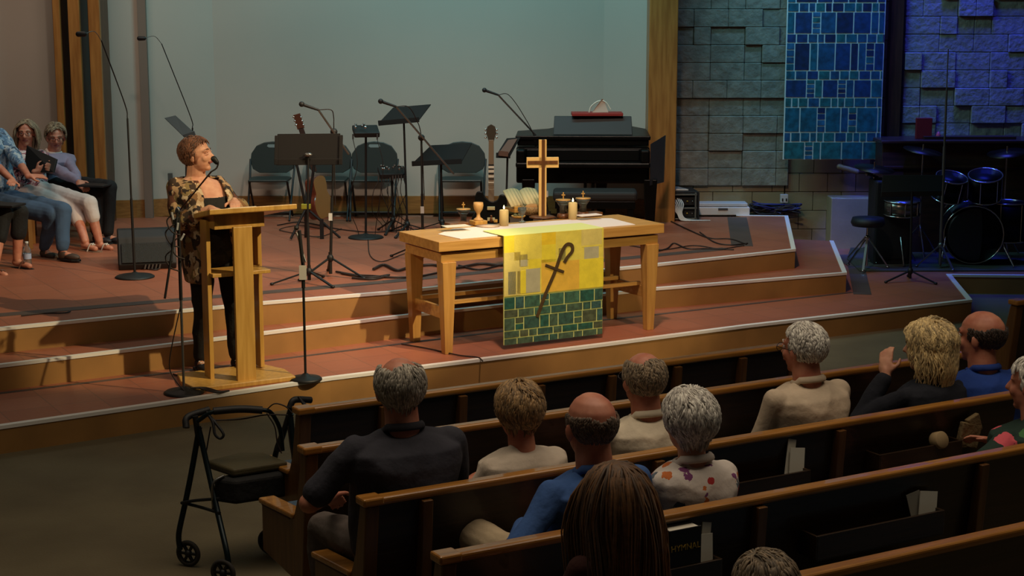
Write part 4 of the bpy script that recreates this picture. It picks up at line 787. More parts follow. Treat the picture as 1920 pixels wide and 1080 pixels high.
# ---------------- rollator walker ----------------
wb=U(350,1062,0); wy=wb.y; r=T('rollator_walker','dark four-wheeled rollator walker with seat and basket, parked left of the front pews','walker',(wb.x,wb.y,0))
M_wk=mat('walker_frame',(16,30,34),.35,.5)
def W_(x,y,d=0): return LL(r,x,y,d)
def tb(nm,pts,rad,m=M_wk,k=6): b=B(); b.tube(cr(pts,k),rad,10); return b.build(nm,m,r)
fw=Vector((0,0,.075)); 
def wheel(c,rad,label=None):
    b=B(); Q=Matrix.Rotation(R(90),3,'X')@Matrix.Identity(3); ax=Matrix.Rotation(R(-20),3,'Z')
    QQ=ax@Q; b.tube([Vector(c)+QQ@Vector((math.cos(g)*rad*.84,math.sin(g)*rad*.84,0)) for g in[2*PI*i/28 for i in range(28)]],rad*.16,8,closed=True); wv=b.build('tyre',mat('tyre',(44,40,36),.8),r)
    b=B(); b.tube([Vector(c)+QQ@Vector((math.cos(g)*rad*.66,math.sin(g)*rad*.66,0)) for g in[2*PI*i/24 for i in range(24)]],rad*.07,6,closed=True)
    for i in range(6): g=PI*i/3; b.beam(Vector(c),Vector(c)+QQ@Vector((math.cos(g)*rad*.7,math.sin(g)*rad*.7,0)),.014,.012)
    b.ell(c,(.02,.02,.02),n=10); b.build('spokes',M_blk,wv)
lw=[W_(353,1036),W_(418,1062,-.28),W_(505,985,.18),W_(574,1040,-.10)]
lw=[Vector((p.x,p.y,.068)) for p in lw]
for p in lw: wheel(p,.068)
hl=W_(385,782,.02); hr=W_(560,760,.12)
tb('front_tube',[W_(374,800,.03),W_(360,880,.02),W_(348,940,.01),W_(337,990,0),W_(335,1010,0),lw[0]+Vector((-.04,0,.02))],.0145)
tb('rear_tube',[W_(372,800,.03),W_(390,880,-.04),W_(408,960,-.14),W_(424,1030,-.26),lw[1]+Vector((.03,0,.02))],.0145)
tb('front_tube',[W_(546,775,.14),W_(517,850,.16),W_(508,930,.18),lw[2]+Vector((0,0,.03))],.0145)
tb('rear_tube',[W_(545,782,.12),W_(552,860,.06),W_(562,960,-.05),lw[3]+Vector((0,0,.03))],.0145)
for (a,b_) in(((374,835,.03),(366,780,.03)),((521,845,.14),(547,762,.14))): tb('handle_post',[W_(*a),W_(a[0]*.5+b_[0]*.5,(a[1]+b_[1])/2,a[2]),W_(*b_)],.015,M_blk)
for (a,b_,c_) in(((349,802,-.0),(352,782,.03),(392,768,.10)),((543,765,.12),(552,750,.14),(583,750,.2))):
    g=B(); g.tube(cr([W_(*a),W_(*b_),W_(*c_)],6),.017,10); g.build('hand_grip',M_blkp,r)
for cx_,cy_ in((395,800),(568,772)):
    g=B(); P0=[W_(cx_-8,cy_-28,.0),W_(cx_+4,cy_-8,-.02),W_(cx_+8,cy_+14,-.04),W_(cx_+18,cy_+22,-.04),W_(cx_+24,cy_+14,-.04),W_(cx_+10,cy_-6,-.02),W_(cx_-2,cy_-20,0)]; g.tube(cr(P0,5),.007,8); g.build('brake_lever',M_blkp,r)
tb('backrest_bar',[W_(370,790,.0),W_(400,772,.0),W_(450,768,.04),W_(494,769,.06),W_(510,776,.08),W_(525,805,.1),W_(530,845,.1)],.011,M_wk)
g=B(); g.tube(cr([W_(400,771,.0),W_(450,767,.04),W_(492,769,.06)],5),.019,10); g.build('backrest_pad',M_blkp,r)
for pts in([(400,788),(450,786),(498,778),(540,778)],[(500,768),(515,757),(535,762),(548,775)],[(500,775),(515,800),(520,830),(528,850)],[(395,800),(388,840),(384,870),(400,900)],[(540,800),(545,840),(552,870),(556,900)]):
    g=B(); g.tube(cr([W_(x,y,.06) for x,y in pts],6),.0035,6); g.build('brake_cable',M_cable,r)
sv=[W_(387,870,-.06),W_(430,857,.14),W_(505,850,.2),W_(560,868,.12),W_(478,880,-.06)]; zs=sum(v.z for v in sv)/5
c1=U(386,867,zs);c2=U(450,851,zs);c3=U(495,851,zs);c4=U(540,868,zs); c5=U(437,884,zs)
g=B(); g.prism([((c-r.location).x,(c-r.location).y) for c in(c1,c5,c4,c3,c2)],zs-.03,zs+.01); g.build('seat',mat('walker_seat',(74,66,40),.7,bump=.2),r,bev=.012,seg=3)
g=B(); q=[U(398,882,zs)-r.location,U(440,888,zs)-r.location,U(548,872,zs)-r.location,U(512,856,zs)-r.location]; g.prism([(p.x,p.y) for p in q],zs-.16,zs-.035); g.build('basket_bag',mat('black_nylon',(14,14,14),.8,bump=.6,bscale=25),r,bev=.02,seg=3)
tb('side_brace',[W_(340,943,.0),W_(370,938,-.05),W_(412,935,-.12)],.008,M_blk); tb('side_brace',[W_(345,943,.0),W_(380,952,-.06),W_(412,962,-.16)],.008,M_blk); tb('loop_handle',[W_(400,955,-.1),W_(398,920,-.12),W_(402,903,-.12),W_(420,892,-.1)],.007,M_steel)
# ---------------- people ----------------
V=Vector
SK=dict(light=mat('skin_light',(214,160,130),.55,c2=(198,138,110),scale=18),pink=mat('skin_pink',(206,140,112),.5,c2=(184,112,88),scale=14),tan=mat('skin_tan',(186,132,100),.55,c2=(168,112,82),scale=16))
M_lip=mat('lip',(150,76,70),.5); M_eye=mat('eye_white',(226,222,214),.25); M_iris=mat('iris',(50,40,34),.3); M_gls=mat('spectacle_frame',(50,36,30),.3,.4)
def tones(nm,c): return [mat(nm+'_%d'%i,tuple(max(0,min(255,int(x*k))) for x in c),.6,sheen=.1,c2=tuple(int(x*k*.8) for x in c),scale=60) for i,k in enumerate((1.0,1.18,.74))]
HR=dict(grey=tones('hair_grey',(176,168,152)),white=tones('hair_white',(222,216,204)),sandy=tones('hair_sandy',(164,130,84)),blonde=tones('hair_blonde',(220,192,136)),brown=tones('hair_brown',(96,58,36)),dark=tones('hair_dark',(56,40,28)),greybrown=tones('hair_greybrown',(104,84,66)),auburn=tones('hair_auburn',(110,66,42)),ash=tones('hair_ash',(152,132,104)),long=tones('hair_longbrown',(112,76,38)))
def ik(a,c,l1,l2,hint):
    a=V(a);c=V(c);d=c-a;L=d.length
    if L>(l1+l2)*.995: return a+d*(l1/(l1+l2))
    x=(l1*l1-l2*l2+L*L)/(2*L); h=math.sqrt(max(0,l1*l1-x*x)); dn=d/L; s=V(hint); s=(s-dn*s.dot(dn)).normalized(); return a+dn*x+s*h
def hand(b,w,d,nrm,side,s=1.0,curl=.5):
    """palm, four unequal bent fingers and a thumb from the side of the palm; d=pointing, nrm=back of hand, side=toward thumb"""
    d=V(d).normalized(); nrm=V(nrm); nrm=(nrm-d*nrm.dot(d)).normalized(); side=d.cross(nrm)*side
    Q=Matrix((side,d,nrm)).transposed(); b.ell(V(w)+d*.045*s,(.042*s,.052*s,.016*s),rot=Q,n=14); b.cap(V(w)-d*.01,V(w)+d*.03*s,.026*s,.024*s,10)
    for i,(o,l) in enumerate(((.029,.066),(.0105,.076),(-.0095,.071),(-.028,.055))):
        p=V(w)+d*.088*s+side*o*s; a=curl*(.7+.12*i); l*=s
        p1=p+(d*math.cos(a*.5)-nrm*math.sin(a*.5)+side*o*2)*l*.5; p2=p1+(d*math.cos(a*1.3)-nrm*math.sin(a*1.3))*l*.3; p3=p2+(d*math.cos(a*2)-nrm*math.sin(a*2))*l*.24
        b.cap(p-d*.012,p1,.0098*s,.0090*s,8); b.cap(p1,p2,.009*s,.0083*s,8); b.cap(p2,p3,.0083*s,.0072*s,8)
    p=V(w)+d*.025*s+side*.036*s; p1=p+(side*.7+d*.75-nrm*.25).normalized()*.04*s; p2=p1+(side*.15+d-nrm*.35*curl*2).normalized()*.032*s
    b.cap(p-side*.012*s,p1,.0135*s,.011*s,8); b.cap(p1,p2,.011*s,.009*s,8)
SKC=V((0,-.012,.03)); SKR=V((.077,.100,.088))
def headprims(b,H,hs,jaw=1.0,neck=None,nr=.056,nose=1.0):
    b.M=H; e=b.ell; J=jaw
    e(SKC,tuple(SKR)); e((0,.022,-.035),(.060*J,.066,.080)); e((0,.060,-.092),(.026*J,.022,.020)); e((0,.022,-.066),(.052*J,.052,.036))
    for s_ in(-1,1):
        e((s_*.034,.062,-.026),(.025,.024,.026)); e((s_*.081,-.006,-.008),(.008,.020,.030),rot=Euler((0,0,R(-18*s_))).to_matrix()); e((s_*.078,-.004,-.03),(.007,.010,.014))
        b.cap((s_*.012,.086,.026),(s_*.045,.070,.024),.010,.010,8); e((s_*.011,.098,-.030),(.008,.010,.007),n=8)
    b.cap((0,.086,.018),(0,.112*1.0*nose,-.026),.0085,.0125,8); e((0,.086,-.052),(.022,.012,.012)); e((0,.072,-.02),(.035,.03,.05))
    b.M=Matrix.Identity(4)
def face(r,H,hs,iris=True,glasses=False,closed=False,skin=None,brow=None,lips=True):
    if not closed:
        b=B(); b.M=H
        for s_ in(-1,1): b.ell((s_*.031,.0795,.006),(.0125,.0115,.0095),n=12)
        o=b.build('eyes',M_eye,r)
        b=B(); b.M=H
        for s_ in(-1,1): b.ell((s_*.031,.0895,.006),(.0052,.003,.0052),n=10)
        b.build('irises',M_iris,o)
    b=B(); b.M=H
    for s_ in(-1,1):
        b.tube(cr([V((s_*.044,.081,.010)),V((s_*.031,.0925,.0155)),V((s_*.018,.086,.009))],4),.0028,6)
        b.tube(cr([V((s_*.044,.081,.003)),V((s_*.031,.0925,-.003)),V((s_*.018,.086,.004))],4),.0022,6)
    b.build('eyelids',skin,r)
    b=B(); b.M=H
    for s_ in(-1,1): b.tube(cr([V((s_*.050,.074,.028)),V((s_*.033,.090,.034)),V((s_*.014,.0955,.030))],4),[.002]*4+[.0035]*4+[.003],6)
    b.build('eyebrows',brow or M_iris,r)
    if lips:
        b=B(); b.M=H; b.tube(cr([V((-.024,.087,-.054)),V((-.008,.0985,-.0505)),V((0,.0985,-.052)),V((.008,.0985,-.0505)),V((.024,.087,-.054))],4),.0035,6); b.tube(cr([V((-.022,.087,-.056)),V((0,.0975,-.0595)),V((.022,.087,-.056))],4),.0042,6); b.build('lips',M_lip,r)
    if glasses: specs(r,H)
def specs(r,H):
    b=B(); b.M=H
    for s_ in(-1,1):
        b.tube([V((s_*.034+math.cos(g)*.024,.104-abs(math.cos(g)*.5+.5*s_)*.0,.002+math.sin(g)*.018)) for g in[2*PI*i/16 for i in range(16)]],.0016,6,closed=True)
        b.tube([V((s_*.058,.102,.008)),V((s_*.082,.06,.010)),V((s_*.086,-.005,.006)),V((s_*.086,-.02,-.008))],.0017,6)
    b.tube([V((-.010,.104,.005)),V((0,.108,.008)),V((.010,.104,.005))],.0015,6); b.build('glasses',M_gls,r)
def hair(r,H,style,cols,n=420,seed=1,L=.05,puff=.010,grav=.4,line=.35,name='hair'):
    rnd=random.Random(seed); b=B(); b.M=H
    def ok(d):
        f=d.y
        if style=='bald': return d.z<.22+.07*math.sin(d.x*7) and f<.42 and d.z>-.66-.0*f and not(d.z<-.25 and f>-.1)
        if style=='thin': return f<.5 and d.z>-.66 and not(d.z<-.22 and f>.0) and not(d.z>.62 and f>-.55)
        if f>.30 and d.z<line+ (f-.3)*.5: return False
        if d.z<-.20 and f>.02: return False
        return d.z>-.70
    def surf(d,k): return SKC+V((d.x*(SKR.x+k),d.y*(SKR.y+k),d.z*(SKR.z+k)))
    # under layer
    N1,N2=40,26; idx={}; vs=[];fs=[]
    for i in range(N2+1):
        for j in range(N1):
            t=PI*i/N2; g=2*PI*j/N1; d=V((math.sin(t)*math.cos(g),math.sin(t)*math.sin(g),math.cos(t)))
            if ok(d): idx[i,j]=len(vs); vs.append(surf(d,.003+puff*.65+.004*noise.noise(d*5+V((seed,0,0)))))
    for i in range(N2):
        for j in range(N1):
            q=[(i,j),(i+1,j),(i+1,(j+1)%N1),(i,(j+1)%N1)]
            if all(k in idx for k in q): fs.append([idx[k] for k in q])
    ub=B(); ub.M=H; ub.add(vs,fs,0,True); u_=ub.build(name,cols[0],r); so=u_.modifiers.new('t','SOLIDIFY'); so.thickness=.006; so.offset=-1
    c_=0
    while c_<n:
        d=V((rnd.gauss(0,1),rnd.gauss(0,1),rnd.gauss(0,1))).normalized()
        if not ok(d): continue
        c_+=1; p=surf(d,.0+puff*.5); nrm=V((d.x/SKR.x,d.y/SKR.y,d.z/SKR.z)).normalized()
        sw=noise.noise_vector(d*2.3+V((seed*3.1,0,0))); ln=L*rnd.uniform(.75,1.2); ns=5 if ln<.1 else 9
        out=nrm*.35; tang=(V((0,-.35,-1))+sw*.9) if style!='fwd' else (V((0,.9,-.3))+sw*.8)
        if L>.1: tang=tang+V((math.copysign(1,d.x)*1.6*max(0,d.y+.25),0,0))
        tang=(tang-nrm*tang.dot(nrm)).normalized(); di=(out*min(1,puff*40)+tang).normalized(); pts=[p]
        for k in range(ns):
            di=(di+V((0,0,-grav*(.5+k*.15)))+noise.noise_vector(p*22)*.25).normalized(); p=p+di*ln/ns
            e=p-SKC; q=V((e.x/(SKR.x+.004+puff),e.y/(SKR.y+.004+puff),e.z/(SKR.z+.004+puff)))
            if q.length<1: p=SKC+V((q.normalized().x*(SKR.x+.004+puff),q.normalized().y*(SKR.y+.004+puff),q.normalized().z*(SKR.z+.004+puff)))
            if L>.2 and p.z<-.10 and p.y>-.12: p.y-=.012
            if .1<L<.2 and abs(grav-.2)<.01:
                p+=noise.noise_vector(p*26+V((c_*.013,0,0)))*.010+V((math.sin(k*1.5+d.x*6),math.cos(k*1.5+d.y*6),0))*.007; hx=math.hypot(p.x,p.y+.02); mx_=.118 if p.z>-.05 else .118-.25*max(0,-.09-p.z)
                if hx>mx_ and p.z<.03: p.x*=mx_/hx; p.y=(p.y+.02)*mx_/hx-.02
                e=p-SKC; q=V((e.x/(SKR.x+.024),e.y/(SKR.y+.024),e.z/(SKR.z+.024))); lim=1.0+.09*rnd.random()
                if p.z>-.01 and q.length>lim: p=SKC+e*(lim/q.length)
            if L>.1 and p.y>.02 and abs(p.x)<.082 and p.z<.06: p.x=math.copysign(.084,p.x); p.y=min(p.y,.06)
            if L<.1:
                e=p-SKC; m_=.004+puff; q=V((e.x/(SKR.x+m_),e.y/(SKR.y+m_),e.z/(SKR.z+m_))); lim=1.0+.045*rnd.random()
                if q.length>lim and p.z>-.06: p=SKC+e*(lim/q.length)
            pts.append(p)
        r0=rnd.uniform(.0030,.0052)*(1.2 if L>.15 else 1); b.tube(pts,[r0*(1-.75*(k/ns)**1.5) for k in range(ns+1)],5,rnd.choice([0,0,1,2]))
    b.build('hair_locks',cols,u_)
def ring_torso(hip,N,g,extra,front=0,bust=0,bell=0):
    RF=[(-.06,.150,.115),(.04,.172,.135),(.2,.168,.130),(.38,.160,.118),(.58,.172,.122),(.74,.188,.122),(.86,.186,.108),(.93,.150,.092),(.975,.095,.075),(1.0,.066,.062)]
    o=[]
    for t,rx,ry in RF:
        c=hip.lerp(N,t); k=1 if t<.9 else .35
        yy=bell*math.exp(-((t-.25)/.2)**2)+bust*math.exp(-((t-.68)/.13)**2)
        o.append((c.x,c.y+yy*.5,c.z,rx*(1+(g-1)*k)+extra,ry*(1+(g-1)*k)+extra+yy*.5))
    return o
def person(label,loc,rz,hd,hip=None,sc_=1.0,hs=1.0,g=1.0,sw=.175,yaw=0,pitch=0,roll=0,seated=True,sz=.45,arms=None,legs=None,skin='light',shirt=None,trousers=None,shoes=None,hairspec=None,
           sleeve=1.0,facespec=None,cuff=1.0,vox=.008,bust=0,bell=0,collar=None,curl=.5,hands=None,open_top=False,jaw=1.0,wr=(.012,5),group=None,nr=.060,neckdrop=.142,necktilt=(0,-.03),ah=None):
    r=T('person',label,'person',loc,rz,group); sk=SK[skin]; hd=V(hd); hip=V(hip) if hip else V((0,-.03,sz+.07))
    N=hd+V((necktilt[0],necktilt[1],-neckdrop*hs)); H=Matrix.Translation(hd)@Euler((R(pitch),R(roll),R(yaw)),'ZXY' if False else 'XYZ').to_matrix().to_4x4()@Matrix.Scale(hs,4)
    H=Matrix.Translation(hd)@Matrix.Rotation(R(yaw),4,'Z')@Matrix.Rotation(R(pitch),4,'X')@Matrix.Rotation(R(roll),4,'Y')@Matrix.Scale(hs,4)
    SH={s_:N+V((s_*(sw-.008),-.005,-.070)) for s_ in(-1,1)}
    arms=arms or {}; A_={}
    for s_ in(-1,1):
        w_=V(arms[s_][0]) if s_ in arms else V((s_*.09,.27,sz+.20)); hint=arms[s_][1] if s_ in arms and len(arms[s_])>1 else (s_*.6,-.3,-1)
        A_[s_]=(ik(SH[s_],w_,.285*sc_,.25*sc_,hint),w_)
        if (w_-A_[s_][0]).length>.27*sc_: A_[s_]=(A_[s_][0],A_[s_][0]+(w_-A_[s_][0]).normalized()*.27*sc_)
    legs=legs or {}; K={}
    for s_ in(-1,1):
        hp=hip+V((s_*.095,.02,0.0))
        if seated: kn,an=legs.get(s_,(V((s_*.12,hip.y+.41,sz+.05)),V((s_*.12,hip.y+.40,.09))))
        else: an=V(legs[s_][1]); kn=legs[s_][0] or ik(hp,an,.40*sc_,.40*sc_,(0,1,0))
        K[s_]=(hp,V(kn),V(an))
    # body: one continuous surface
    b=B(); headprims(b,H,hs,jaw); b.cap(hd+V((0,-.012,-.05*hs)),N+V((0,-.005,-.02)),nr*hs,nr*1.08*hs,16); b.cap(N+V((0,0,.01)),N+V((0,-.005,-.07)),nr*1.03,.055,14)
    b.loft(ring_torso(hip,N,g*(.98 if open_top else .93),-.004 if open_top else -.020,bust=bust,bell=bell)[:None if open_top else -3])
    for s_ in(-1,1):
        e,w_=A_[s_]; b.cap(N+V((s_*.05,-.005,-.062)),SH[s_],.036,.044,12); b.cap(SH[s_],e,.044*g**.5,.038*g**.4,12); b.cap(e,w_,.040*g**.4,.027,12)
        hdv=(w_-e).normalized(); hh=(hands or {}).get(s_); d_=V(hh[0]) if hh else (hdv+V((0,.3,-.35))); nm_=V(hh[1]) if hh else V((s_*.5,.2,1)); cu=hh[2] if hh and len(hh)>2 else curl
        hand(b,w_+hdv*.012,d_,nm_,-s_,1.0*min(1.05,sc_),cu)
        hp,kn,an=K[s_]; b.cap(hp,kn,.080*g**.5,.056*g**.3,14); b.cap(kn,an,.052*g**.4,.036,14)
        tf=V((math.sin(R(-8*s_)),1,0)); b.cap(an+V((0,-.02,-.035)),an+V((s_*.01,.13,-.06)),.032,.026,10)
    me=remesh(b,vox,4); me.materials.append(sk); link('body',me,r)
    if facespec is not None: face(r,H,hs,skin=sk,**facespec)
    # clothes
    if shirt:
        b=B(); ex=.010; b.loft(ring_torso(hip,N,g,ex,bust=bust,bell=bell)[:-1]+[(N.x,N.y-.005,N.z-.008,.078 if not open_top else .09,.074)])
        for s_ in(-1,1):
            e,w_=A_[s_]; b.cap(N+V((s_*.05,-.005,-.048)),SH[s_]+V((-s_*.012,0,-.002)),.052,.056,14); b.cap(N+V((s_*.04,-.01,-.02)),N.lerp(SH[s_],.7)+V((0,0,-.012)),.040,.052,12)
            if sleeve<=0: continue
            if sleeve<1: b.cap(SH[s_],SH[s_].lerp(e,sleeve),.057*g**.5,.064*g**.45,14)
            else: b.cap(SH[s_],e,.057*g**.5,.053*g**.4,14); b.cap(e,e.lerp(w_,min(.97,sleeve-1+.0) if sleeve<2 else .96),.053*g**.4,.040,14)
        me=remesh(b,vox,5,disp=wr)
        if open_top:
            bm=bmesh.new(); bm.from_mesh(me); bmesh.ops.delete(bm,geom=[f for f in bm.faces if (lambda c:c.z>N.z-.115-.10*max(0,c.y-N.y) and abs(c.x)<.095 or c.z>N.z-.04)(f.calc_center_median())],context='FACES'); bm.to_mesh(me); bm.free()
        me.materials.append(shirt); so=link('shirt',me,r)
        if collar:
            b=B(); b.tube([N+V((math.cos(g_)*.072*hs,math.sin(g_)*.066*hs-.004,.012-.012*math.sin(g_)+(.006 if math.sin(g_)<0 else -.012))) for g_ in[2*PI*i/20 for i in range(20)]],.017,8,closed=True,sq=.55); b.build('collar',collar,so)
    if trousers:
        b=B(); b.ell(hip+V((0,.0,.0)),(.175*g,.15*g**.8,.12))
        for s_ in(-1,1):
            hp,kn,an=K[s_]; b.cap(hp,kn,.094*g**.5,.070*g**.3,14)
            if cuff>=1: b.cap(kn,an+V((0,0,.02)),.068*g**.3,.052,14)
            elif cuff>0: b.cap(kn,kn.lerp(an,cuff),.070*g**.3,.064*g**.3,14)
        me=remesh(b,vox,5,disp=(wr[0]*.8,6)); me.materials.append(trousers); link('trousers',me,r)
    if shoes:
        for s_ in(-1,1):
            hp,kn,an=K[s_]; b=B(); b.ell(an+V((0,.0,-.045)),(.040,.055,.045)); b.ell(an+V((s_*.008,.10,-.058)),(.045,.085,.032)); me=remesh(b,.007,3); me.materials.append(shoes); so=link('shoe',me,r)
            b=B(); b.prism([(an.x+s_*.006+x,an.y+.055+y) for x,y in((-.032,-.11),(.032,-.11),(.042,.0),(.046,.08),(.02,.132),(-.02,.132),(-.046,.08),(-.042,.0))],an.z-.092,an.z-.074); b.build('sole',M_blkp,so,bev=.004)
    if hairspec: hair(r,H,**hairspec)
    return r,H,N,SH,A_,K
# -- speaker at the lectern --
feet=U(408,696,Z1); rs=T  # placeholder name kept local
def to_local(loc,rz,p):
    return Matrix.Rotation(-rz,3,'Z')@(V(p)-V(loc))
sp_loc=V(feet); sp_rz=R(210)
jac=pattern('camouflage_jacket',[(40,28,22),(120,84,50),(170,136,100),(58,42,30),(196,172,140),(96,56,40),(132,110,70)],26,.85,stretch=(1,1,.62))
hd_w=A(369,291,feet.y+.05); hdl=to_local(sp_loc,sp_rz,hd_w)
lhand=to_local(sp_loc,sp_rz,RN(392,392,UN(lc)[1]+.12)); rh=to_local(sp_loc,sp_rz,RN(440,378,UN(lc)[1]+.12)+V((0,0,.0)))
a1_=to_local(sp_loc,sp_rz,U(385,700,Z1)); a2_=to_local(sp_loc,sp_rz,U(434,688,Z1))
M_bt=mat('black_top',(22,20,20),.8,bump=.2); M_bp=mat('black_trousers',(18,17,18),.85,bump=.3)
# person's right (+x) is on the picture's left while facing the pews
right_is=1
R_,H_,N_,SH_,A__,K_=person('person with short auburn hair and patterned open jacket, standing and speaking at the lectern',sp_loc,sp_rz,hdl,hip=(0,-.02,.86),seated=False,hs=1.05,sc_=.97,g=1.04,sw=.160,yaw=50,pitch=8,
   arms={1:(tuple(lhand),(.9,-.6,-1)),-1:(tuple(rh),(-.9,-.6,-1))},hands={1:((-.3,.9,-.1),(0,-.1,1),.35),-1:((.3,.9,-.1),(0,-.1,1),.35)},
   legs={1:(None,(a1_.x if a1_.x>0 else a2_.x,min(a1_.y,a2_.y)+.0,.095)),-1:(None,(a2_.x if a1_.x>0 else a1_.x,0.02,.095))},
   shirt=M_bt,sleeve=0,open_top=True,trousers=M_bp,shoes=mat('dark_shoe',(30,26,30),.6),skin='light',vox=.006,bust=.05,bell=.02,facespec=dict(brow=HR['brown'][0],closed=True),hairspec=dict(style='short',cols=HR['auburn'],n=1500,L=.040,puff=.010,grav=.12,seed=3,line=.42))
# jacket: open-fronted shell over torso and sleeves
b=B(); hipv=V((0,-.02,.86)); rt=ring_torso(hipv,N_,1.08,.024,bust=.05,bell=.02)
b.loft([(0,-.02,.66,.20,.17),(0,-.02,.78,.215,.175)]+rt[2:-1]+[(N_.x,N_.y-.012,N_.z-.012,.095,.075)])
for s_ in(-1,1):
    e,w_=A__[s_]; b.cap(N_+V((s_*.05,-.005,-.055)),SH_[s_],.056,.066,14); b.cap(SH_[s_],e,.066,.066,14); b.cap(e,e.lerp(w_,.55),.064,.066,14)
me=remesh(b,.007,4,disp=(.014,6))
bm=bmesh.new(); bm.from_mesh(me); dl=[f for f in bm.faces if (lambda c:c.y>N_.y+.035 and abs(c.x+.0)<(.085+.02*max(0,(1.1-c.z))) and c.z<N_.z+.05)(f.calc_center_median()) or (f.calc_center_median().z<.62) or ((f.calc_center_median()-N_).length<.098 and f.calc_center_median().z>N_.z-.03)]
bmesh.ops.delete(bm,geom=dl,context='FACES'); bm.to_mesh(me); bm.free(); me.materials.append(jac); jo=link('jacket',me,R_); so=jo.modifiers.new('t','SOLIDIFY'); so.thickness=.006
b=B(); b.tube(cr([N_+V((-.06,.055,-.0)),N_+V((-.05,.125,-.12)),N_+V((0,.165,-.27)),N_+V((.05,.125,-.12)),N_+V((.06,.055,0))],6),.0016,6); b.build('necklace',M_gold,R_)
b=B()
for s_ in(-1,1):
    a=K_[s_][2]
    for k in range(3): b.tube([a+V((-.025,.03+.03*k,-.018-.006*k)),a+V((.025,.04+.03*k,-.018-.006*k))],.003,6)
b.build('shoelaces',mat('white_plastic',(200,200,196),.5),R_)
# -- congregation --
SPK=hd_w
def aud(label,px,py,k,hs=1.05,dn=.25,rz=None,gaze=None,hip=None,**kw):
    p=RN(px,py,PN[k]+dn); base=V((p.x,p.y,0)); rz=R(30) if rz is None else R(rz); tgt=gaze or SPK
    yw=math.degrees(math.atan2(-(tgt.x-p.x),tgt.y-p.y)-rz); kw.setdefault('yaw',yw)
    return person(label,base,rz,(0,.0,p.z),hs=hs,hip=hip or (0,-.045,.53),sz=.46,**kw)
def cloth(nm,c,v=.08): return mat(nm,c,.9,var=v,scale=8,bump=.8,bscale=14)
fab=cloth
aud('person in charcoal polo shirt with grey hair, at the left end of the third pew',749,730,2,1.14,g=1.26,sw=.215,rz=24,skin='pink',shirt=fab('charcoal_polo',(52,52,62)),sleeve=.78,collar=fab('charcoal_collar',(44,44,52)),trousers=fab('grey_slacks',(96,86,80)),hairspec=dict(style='thin',cols=HR['grey'],n=1100,L=.045,puff=.010,grav=.2,seed=5),
    arms={-1:((-.24,.22,.72),(-1,-.3,-.6)),1:((.16,.30,.66),(1,-.2,-.8))},legs={-1:((-.20,.42,.52),(-.22,.46,.09)),1:((.12,.44,.52),(.12,.44,.09))},bell=.08)
aud('person with short sandy hair in a pale knit sweater, sitting beside the charcoal polo shirt',972,772,2,1.08,g=1.05,sw=.165,skin='pink',shirt=fab('oatmeal_sweater',(214,198,178)),sleeve=2,trousers=fab('tan_slacks',(120,100,80)),hairspec=dict(style='short',cols=HR['sandy'],n=1500,L=.045,puff=.015,grav=.15,seed=6),nr=.052)
aud('balding person with glasses and a gathered cream shirt, seated beyond the bald blue-shirted one',1206,714,2,1.10,g=1.12,sw=.195,skin='pink',shirt=fab('cream_shirt',(222,208,182)),sleeve=2,collar=fab('cream_collar',(216,202,176)),trousers=fab('tan_slacks',(120,100,80)),hairspec=dict(style='thin',cols=HR['ash'],n=1100,L=.026,puff=.004,grav=.2,seed=7),yaw=-4,facespec=dict(glasses=True,brow=HR['ash'][0]))
r_=aud('person with cropped white hair, glasses and beige shirt, in the middle of the third pew',1507,655,2,1.08,g=1.15,sw=.205,skin='pink',shirt=fab('beige_shirt',(206,186,160)),sleeve=2,collar=fab('beige_collar',(200,180,154)),trousers=fab('white_slacks',(200,192,180)),hairspec=dict(style='short',cols=HR['white'],n=1500,L=.026,puff=.004,grav=.2,seed=8,line=.35),facespec=dict(glasses=True,brow=HR['white'][0]),rz=34)
p_=RN(1740,650,PN[2]+.25); hw=A(1659,708,p_.y+.05); hl_=to_local((p_.x,p_.y,0),R(30),hw)
aud('person with wavy shoulder-length blonde hair and a dark jacket, hand raised',1740,652,2,1.10,g=1.0,sw=.17,skin='light',shirt=fab('navy_jacket',(20,24,36)),sleeve=2,trousers=fab('navy_trousers',(24,26,36)),hairspec=dict(style='short',cols=HR['blonde'],n=1800,L=.165,puff=.020,grav=.2,seed=9),
    arms={-1:(tuple(hl_),(-.5,-.3,-1)),1:((.05,.25,.72),(1,-.2,-1))},hands={-1:((.2,.3,1),(-.8,-.4,0),.7)},vox=.007)
aud('bald person with dark fringe hair and bright blue polo shirt, rightmost in third pew',1838,632,2,1.16,g=1.2,sw=.21,skin='pink',shirt=fab('royal_polo',(28,66,150)),sleeve=.8,collar=fab('royal_collar',(26,60,140)),trousers=fab('navy_trousers',(24,26,36)),hairspec=dict(style='bald',cols=HR['dark'],n=900,L=.02,puff=.002,grav=.2,seed=10),facespec=dict(brow=HR['dark'][0]),rz=22)
p_=RN(1107,800,PN[3]+.25); hw=A(982,985,p_.y-.02); hl_=to_local((p_.x,p_.y,0),R(30),hw); kk=to_local((p_.x,p_.y,0),R(30),A(880,990,p_.y+.42)); 
aud('bald person in blue button shirt and khaki trousers, sitting in the fourth pew',1107,800,3,1.17,g=1.18,sw=.205,skin='pink',shirt=fab('blue_shirt',(58,96,158)),sleeve=2,collar=fab('blue_collar',(52,88,148)),trousers=fab('khaki',(186,166,134)),hairspec=dict(style='bald',cols=HR['greybrown'],n=900,L=.018,puff=.001,grav=.2,seed=11),
    arms={-1:(tuple(hl_),(-.8,-.5,-.4)),1:((.16,.28,.68),(1,-.3,-.8))},legs={-1:((kk.x,kk.y,.62),(kk.x-.06,kk.y+.12,.2)),1:((.10,.44,.52),(.10,.46,.09))},rz=34,vox=.007)
